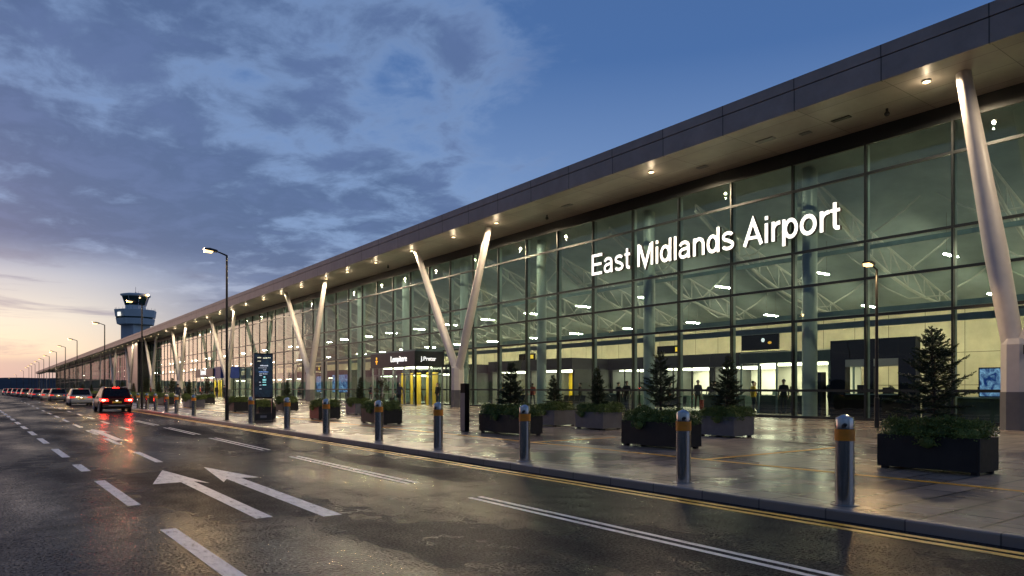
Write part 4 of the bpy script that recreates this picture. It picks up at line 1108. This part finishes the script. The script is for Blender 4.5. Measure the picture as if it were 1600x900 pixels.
# ------------------------------------------------------------------ people
SKIN = surf('skin', (.42,.26,.19), .5, var=.06); HAIR = surf('hair', (.025,.018,.014), .6)
def cloth(n, c): return surf(n, c, .8, var=.15, scale=8)
def make_person(top, legs, pose='stand', hair_long=False, bag=False):
    J = {'pel':(0,0,.95),'sp':(0,.01,1.12),'ch':(0,.0,1.32),'nk':(0,.01,1.47),'hd0':(0,-.01,1.56),'hd1':(0,-.02,1.66),'hd2':(0,-.01,1.735)}
    sw = .16 if pose == 'walk' else .03
    for s, n in ((-1,'l'),(1,'r')):
        st = s*sw
        J['hip'+n] = (s*.09,0,.90); J['kn'+n] = (s*.10,-st*.7-.02,.50); J['an'+n] = (s*.105,-st*1.0+(.06 if pose=='walk' else 0),.10 if not(pose=='walk' and s<0) else .14)
        J['to'+n] = (s*.125,J['an'+n][1]-.16,.035 if not(pose=='walk' and s<0) else .06)
        J['sh'+n] = (s*.185,.01,1.41)
        if pose == 'hold': J['el'+n] = (s*.235,-.02,1.14); J['wr'+n] = (s*.15,-.24,1.12); J['ha'+n] = (s*.12,-.31,1.13)
        else: J['el'+n] = (s*.235,st*.5+.02,1.13); J['wr'+n] = (s*.245,st*.8-.05,.90); J['ha'+n] = (s*.24,st*.9-.08,.82)
    rad = {'pel':(.155,.115),'sp':(.135,.10),'ch':(.165,.115),'nk':(.058,.058),'hd0':(.068,.078),'hd1':(.082,.098),'hd2':(.055,.068)}
    for n in 'lr':
        rad.update({'hip'+n:(.088,.092),'kn'+n:(.058,.06),'an'+n:(.042,.046),'to'+n:(.042,.03),'sh'+n:(.066,.066),'el'+n:(.044,.044),'wr'+n:(.030,.030),'ha'+n:(.040,.022)})
    ed = [('pel','sp'),('sp','ch'),('ch','nk'),('nk','hd0'),('hd0','hd1'),('hd1','hd2')]
    for n in 'lr': ed += [('pel','hip'+n),('hip'+n,'kn'+n),('kn'+n,'an'+n),('an'+n,'to'+n),('ch','sh'+n),('sh'+n,'el'+n),('el'+n,'wr'+n),('wr'+n,'ha'+n)]
    ks = list(J); me = bpy.data.meshes.new('body'); me.from_pydata([J[k_] for k_ in ks], [(ks.index(a),ks.index(c)) for a, c in ed], [])
    o = bpy.data.objects.new('body', me); col.objects.link(o)
    md = o.modifiers.new('skin','SKIN'); md.use_smooth_shade = True
    for i, k_ in enumerate(ks): me.skin_vertices[0].data[i].radius = rad[k_]; me.skin_vertices[0].data[i].use_root = (k_ == 'pel')
    o.modifiers.new('sub','SUBSURF').levels = 2; o.modifiers['sub'].render_levels = 2
    apply_mods(o); me = o.data
    # fingers, nose, ears and eyes joined into the same mesh
    mb = MB()
    for s, n in ((-1,'l'),(1,'r')):
        h = Vector(J['ha'+n]); wv = Vector(J['wr'+n]); d = (h-wv).normalized(); side = Vector((0,1,0)) if pose != 'hold' else Vector((1,0,0))
        side = (side-d*side.dot(d)).normalized(); inn = d.cross(side)*(1 if s < 0 else -1)
        for q, (off, ln) in enumerate(((-.028,.06),(-.010,.075),(.010,.072),(.027,.055))):
            a = h + d*.012 + side*off; b1 = a+d*ln*.5; c1_ = b1 + (d*.8+inn*.45).normalized()*ln*.5
            mb.path([a,b1,c1_],[.0095,.0085,.006],6)
        a = wv.lerp(h,.45)+side*-.026; b1 = a + (d*.6-side*.8).normalized()*.035; mb.path([a,b1,b1+d*.03],[.012,.010,.007],6)
    hy = -.115
    mb.ball((0,hy-.004,1.635),.012,.018,.024,8,6)
    for s in (-1,1): mb.ball((s*.032,hy+.012,1.665),.011,.008,.007,8,5,3); mb.ball((s*.088,0,1.645),.012,.022,.032,8,6)
    mb.ball((0,hy+.004,1.595),.022,.008,.006,8,5,3)
    base = [v.co.copy() for v in me.vertices]; nb0 = len(base)
    allm = MB(); allm.v = [tuple(v) for v in base]; allm.f = [tuple(p_.vertices) for p_ in me.polygons]
    for p_ in me.polygons:
        c = p_.center; arm = abs(c.x) > .17
        if c.z > 1.475: mi = 2
        elif arm and (c.z < .93 or (pose == 'hold' and c.y < -.20)): mi = 2
        elif c.z > .93: mi = 0
        elif c.z < .09: mi = 3
        else: mi = 1
        allm.m.append(mi)
    for f_, mi in zip(mb.f, mb.m): allm.f.append(tuple(i+nb0 for i in f_)); allm.m.append(2 if mi == 0 else 3)
    allm.v += mb.v
    bm_ = allm.mesh('person', [top, legs, SKIN, M['black_matt']]); bm_.polygons.foreach_set('use_smooth', [True]*len(bm_.polygons))
    bpy.data.objects.remove(o)
    root = put('person', bm_)
    hm_ = MB(); hm_.ball((0,.022,1.70),.094,.105,.075,14,9)
    if hair_long: hm_.ball((0,.065,1.58),.085,.05,.14,12,9)
    put('hair', hm_.mesh('hair', HAIR, True), root)
    # jacket hem
    jk = MB(); jk.lathe([(.165,.86),(.170,.92),(.150,1.08)], 18); jm = jk.mesh('jacket_hem', top, True); jm.transform(Matrix.Diagonal((1.08,.80,1,1))); put('jacket_hem', jm, root)
    return root
navy = cloth('cloth_navy', (.02,.025,.045)); blackc = cloth('cloth_black', (.012,.012,.013)); greyc = cloth('cloth_grey', (.09,.09,.095)); olive = cloth('cloth_olive', (.06,.06,.035)); redc = cloth('cloth_red', (.22,.03,.025)); yel = cloth('cloth_yellow', (.55,.36,.03)); jean = cloth('cloth_denim', (.035,.05,.09))
PP = [make_person(blackc, navy, 'stand'), make_person(navy, blackc, 'walk'), make_person(greyc, blackc, 'stand', True), make_person(olive, jean, 'hold', True), make_person(redc, blackc, 'walk'), make_person(yel, navy, 'stand'), make_person(blackc, blackc, 'hold')]
DESC = ['person in black top standing','person in navy walking','long haired person in grey standing','person in olive top holding arms forward','person in red top walking','person in yellow top standing','person in black holding arms forward']
used = set()
def person(k_, x, t, rz, where, sc=1.08):
    if k_ not in used: o = PP[k_]; used.add(k_)
    else: o = copy_tree(PP[k_])
    o.location = (x,t,PAV); o.rotation_euler.z = R(rz); o.scale = (sc,sc,sc)
    tag(o, f'{DESC[k_]} {where}', 'person', 'people in and around the terminal')
person(6,35.2,19.7,80,'at the ticket machine left of the portal',1.12)
person(0,36.1,23.0,-70,'before the counter of the green banded kiosk',1.12)
person(5,37.0,25.6,60,'inside the green banded kiosk')
person(1,38.8,31.2,-40,'in front of the white walled shop',1.15)
person(2,38.5,29.9,120,'right of the walker by the white shop')
person(3,39.5,33.5,10,'farther left by the white shop')
person(0,35.0,34.2,-60,'just inside the glass behind the dark conical tree',1.12)
person(6,36.4,36.4,90,'behind the middle back row spruce')
person(4,40.0,27.6,45,'right of the white shop, partly behind the dense spruce')
person(6,33.6,41.7,-90,'before the yellow shop beside the hall column',1.12)
person(1,36.8,44.0,30,'crossing before the yellow shop')
person(2,35.6,47.5,-30,'inside near the black slab post')
person(1,27.7,53.6,-60,'outside at the corner of the main entrance',1.1)
person(0,30.2,51.6,-90,'at the right hand doors of the main entrance',1.1)
person(3,33.0,56.0,-90,'inside the main entrance doors')
person(4,34.5,60.0,-60,'deeper inside the main entrance')
person(0,36,66,-80,'inside left of the main entrance')
person(2,35,72,20,'inside right of the large blue screen')
person(1,36,77,-20,'inside near the large blue screen')
person(6,34.5,91,60,'inside beyond the black totem')
person(5,36.5,69,-80,'inside beside the pale shop left of the entrance')
person(3,40.0,24.8,90,'at the left end of the green banded kiosk')
person(2,37.2,28.6,10,'between the kiosk and the dense spruce')
person(6,41.0,35.6,0,'far back near the pale shop')
person(0,35.4,39.4,200,'near the seats behind the back row spruce')
person(4,36.2,46.2,160,'by the seats before the yellow shops')
person(5,35.4,49.6,90,'right of the Y shaped white column inside')
person(1,34.6,62.4,20,'just left of the main entrance inside')
person(0,33.4,58.2,-90,'behind the left glass door of the main entrance')
person(6,37.0,86,40,'inside right of the black totem')
person(2,36.0,101,0,'inside between the totem and second entrance')
person(1,14.6,75,170,'on the forecourt behind the distant bollards')
for i, (x, t) in enumerate(((27.0,118),(26.4,122),(27.6,124.5),(25.8,127),(27.2,131),(26.5,136),(25.4,113),(26.8,145),(27.4,152),(26,160))):
    person((1,0,4,2,6,3,1,0,2,4)[i], x, t, rng.uniform(0,360), f'in the second entrance crowd, {ORD[i]} from right' if i < 7 else f'beyond the second entrance, {ORD[i-7]} from right')
person(1,24.5,97,150,'walking under the canopy left of the totem')
person(0,25,103,20,'under the canopy near the second entrance')

def suitcase(x, t, rz, c, label):
    root = empty('suitcase', (x,t,PAV), R(rz)); tag(root, label, 'suitcase', 'suitcases in the hall')
    b = MB(); b.box(-.22,.22,-.13,.13,.06,.70); b.build('shell', c, root, bevel=.04)
    b = MB(); b.path([(-.1,.1,.70),(-.1,.1,1.02),(.1,.1,1.02),(.1,.1,.70)], .012, 6); b.build('handle', M['black_matt'], root)
    for sx in (-.16,.16):
        for sy_ in (-.09,.09):
            b = MB(); b.tube((sx-.015,sy_,.03),(sx+.015,sy_,.03),.03,n=10); b.build('wheel', M['rubber'], root)
for x, t, rz, c, lab in ((38.5,30.6,20,redc,'dark red suitcase beside the walker at the white shop'),(35.9,22.2,70,navy,'navy suitcase before the green banded kiosk'),(34.6,33.6,10,greyc,'grey suitcase behind the dark conical spruce'),
    (33.9,42.4,45,blackc,'black suitcase beside the person at the yellow shop'),(27.5,54.6,30,blackc,'black suitcase outside the main entrance corner'),(34.4,60.8,0,redc,'dark red suitcase inside the main entrance'),(35.8,46.9,15,olive,'olive suitcase by the seats before the yellow shops')): suitcase(x, t, rz, c, lab)

# ------------------------------------------------------------------ sky, sun, camera
W = bpy.data.worlds.new('World'); S.world = W; W.use_nodes = True
nt = W.node_tree
for n_ in list(nt.nodes): nt.nodes.remove(n_)
out = N(nt, 'ShaderNodeOutputWorld')
sunaz = R(-14); sunel = R(1.5)
sky = N(nt, 'ShaderNodeTexSky', sky_type='NISHITA', sun_disc=False, sun_elevation=sunel, sun_rotation=sunaz, altitude=100, air_density=1.2, dust_density=1.5, ozone_density=2.5)
tc = N(nt, 'ShaderNodeTexCoord'); D_ = tc.outputs['Generated']
sep = N(nt, 'ShaderNodeSeparateXYZ'); L(nt, D_, sep.inputs[0])
def math_(op, a, b=None, c=None, clamp=False):
    n = N(nt, 'ShaderNodeMath', operation=op, use_clamp=clamp)
    for i, x in enumerate((a, b, c)):
        if x is None: continue
        if isinstance(x, (int, float)): n.inputs[i].default_value = x
        else: L(nt, x, n.inputs[i])
    return n.outputs[0]
def mixc(f, a, b, mode='MIX'):
    n = N(nt, 'ShaderNodeMix', data_type='RGBA', blend_type=mode, clamp_factor=True)
    for sck, x in ((0,f),(6,a),(7,b)):
        if isinstance(x, (int, float)): n.inputs[sck].default_value = x
        elif isinstance(x, tuple): n.inputs[sck].default_value = (*x,1)
        else: L(nt, x, n.inputs[sck])
    return n.outputs[2]
def sstep(x, a, b):
    n = N(nt, 'ShaderNodeMapRange', interpolation_type='SMOOTHSTEP'); L(nt, x, n.inputs['Value']); n.inputs['From Min'].default_value = a; n.inputs['From Max'].default_value = b; return n.outputs[0]
X_, Y_, Z_ = sep.outputs
Zc = math_('MAXIMUM', Z_, 0.0)
az = math_('ARCTAN2', X_, Y_)                       # 0 along the road, + towards the terminal
dz0 = math_('SUBTRACT', az, -.03)
daz = math_('MAXIMUM', dz0, math_('MULTIPLY', dz0, -3.2))
# clear sky by elevation
clear = ramp(nt, [(0,(.34,.31,.38)),(.05,(.28,.33,.48)),(.14,(.23,.33,.55)),(.27,(.165,.272,.52)),(.42,(.062,.145,.365)),(.7,(.055,.115,.29)),(1,(.05,.10,.26))], Zc).outputs[0]
# sunset glow close to the horizon
glow_h = ramp(nt, [(0,(.90,.66,.50)),(.03,(1.0,.82,.58)),(.085,(1.0,.92,.76)),(.16,(.70,.68,.70)),(.26,(.2,.28,.45))], Zc).outputs[0]
gmask = math_('MULTIPLY', sstep(daz, .46, .03), sstep(Zc, .24, .03))
base = mixc(gmask, clear, glow_h)
# clouds on a flat deck, foreshortened towards the horizon
den = math_('ADD', Zc, .085)
px = math_('DIVIDE', X_, den); py = math_('DIVIDE', Y_, den)
cv = N(nt, 'ShaderNodeCombineXYZ'); L(nt, px, cv.inputs[0]); L(nt, py, cv.inputs[1]); cv.inputs[2].default_value = 3.7
n1 = noise_n(nt, mapping(nt, cv.outputs[0], (1.0,.8,1)), 1.25, 8, .58, .4)
n2 = noise_n(nt, mapping(nt, cv.outputs[0], (1.2,.95,1)), 4.0, 8, .60, .3)
cov = math_('MULTIPLY', math_('SUBTRACT', 1.0, sstep(math_('ADD', az, math_('MULTIPLY', Zc, .30)), .10, 1.25)), .36)
dens = math_('ADD', math_('ADD', math_('MULTIPLY', n1, .58), math_('MULTIPLY', n2, .44)), cov)
cm_ = sstep(dens, .64, .79)
low = math_('SUBTRACT', 1.0, sstep(Zc, .03, .22))
core = sstep(dens, .70, .86)
cl_hi = mixc(core, (.205,.31,.54), (.070,.120,.265))
cl_hi = mixc(math_('MULTIPLY', sstep(n2, .46, .68), .5), cl_hi, (.115,.175,.37))
cl_lo = mixc(core, (.40,.41,.55), (.12,.16,.315))
ccol = mixc(low, cl_hi, cl_lo)
gl2 = math_('MULTIPLY', sstep(daz, .40, .10), sstep(Zc, .185, .13))
cmask = math_('MULTIPLY', cm_, math_('SUBTRACT', 1.0, math_('MULTIPLY', gl2, .96)))
# thin level streaks of cloud over the low glow
sv = N(nt, 'ShaderNodeCombineXYZ'); L(nt, math_('MULTIPLY', az, 4.2), sv.inputs[0]); L(nt, math_('MULTIPLY', Zc, 30.0), sv.inputs[1])
ns = noise_n(nt, sv.outputs[0], 1.0, 7, .58, .5)
stk = math_('MULTIPLY', sstep(ns, .50, .63), sstep(Zc, .20, .15))
deck = math_('MULTIPLY', sstep(Zc, .046, .028), .7)
stk = math_('MAXIMUM', math_('MULTIPLY', stk, .85), deck)
base = mixc(math_('MULTIPLY', stk, sstep(daz, 1.2, .3)), base, mixc(sstep(Zc, .02, .13), (.43,.40,.45), (.27,.29,.41)))
full_ = mixc(cmask, base, ccol)
full_ = mixc(math_('MULTIPLY', sstep(az, -.25, -.75), math_('ADD', math_('MULTIPLY', sstep(Zc, .22, .06), .5), .22)), full_, (.02,.05,.08))
# below the horizon: dull ground colour
full_ = mixc(sstep(Z_, 0.0, -.02), full_, (.03,.03,.035))
bg1 = N(nt, 'ShaderNodeBackground'); L(nt, full_, bg1.inputs[0]); bg1.inputs[1].default_value = .95
bg2 = N(nt, 'ShaderNodeBackground'); L(nt, sky.outputs[0], bg2.inputs[0]); bg2.inputs[1].default_value = .05
ads = N(nt, 'ShaderNodeAddShader'); L(nt, bg1.outputs[0], ads.inputs[0]); L(nt, bg2.outputs[0], ads.inputs[1]); L(nt, ads.outputs[0], out.inputs['Surface'])
sd = lampdata('SUN','sun', .06, (1,.7,.5), angle=R(12)); so = light('sun', sd, (0,0,60)); 
dirv = Vector((math.sin(sunaz)*math.cos(sunel), math.cos(sunaz)*math.cos(sunel), math.sin(sunel)+.05)); so.rotation_euler = (-dirv).to_track_quat('-Z','Y').to_euler()

cd = bpy.data.cameras.new('Camera'); cam = bpy.data.objects.new('Camera', cd); col.objects.link(cam)
F = 1100.0; th = math.atan2(811.0, F)
cd.sensor_fit = 'HORIZONTAL'; cd.sensor_width = 36; cd.lens = 36*F/1600; cd.shift_y = 157/1600; cd.clip_start = .1; cd.clip_end = 8000
cam.location = (0,0,1.57); cam.rotation_euler = (R(90),0,-th)
S.camera = cam
S.view_settings.view_transform = 'Standard'; S.view_settings.look = 'None'; S.view_settings.exposure = 0; S.view_settings.gamma = 1
S.view_settings.use_curve_mapping = False
cy = S.cycles
cy.max_bounces = 10; cy.diffuse_bounces = 3; cy.glossy_bounces = 4; cy.transparent_max_bounces = 12; cy.transmission_bounces = 4
cy.sample_clamp_indirect = 6; cy.sample_clamp_direct = 0
cy.caustics_reflective = False; cy.caustics_refractive = False
cy.use_denoising = True
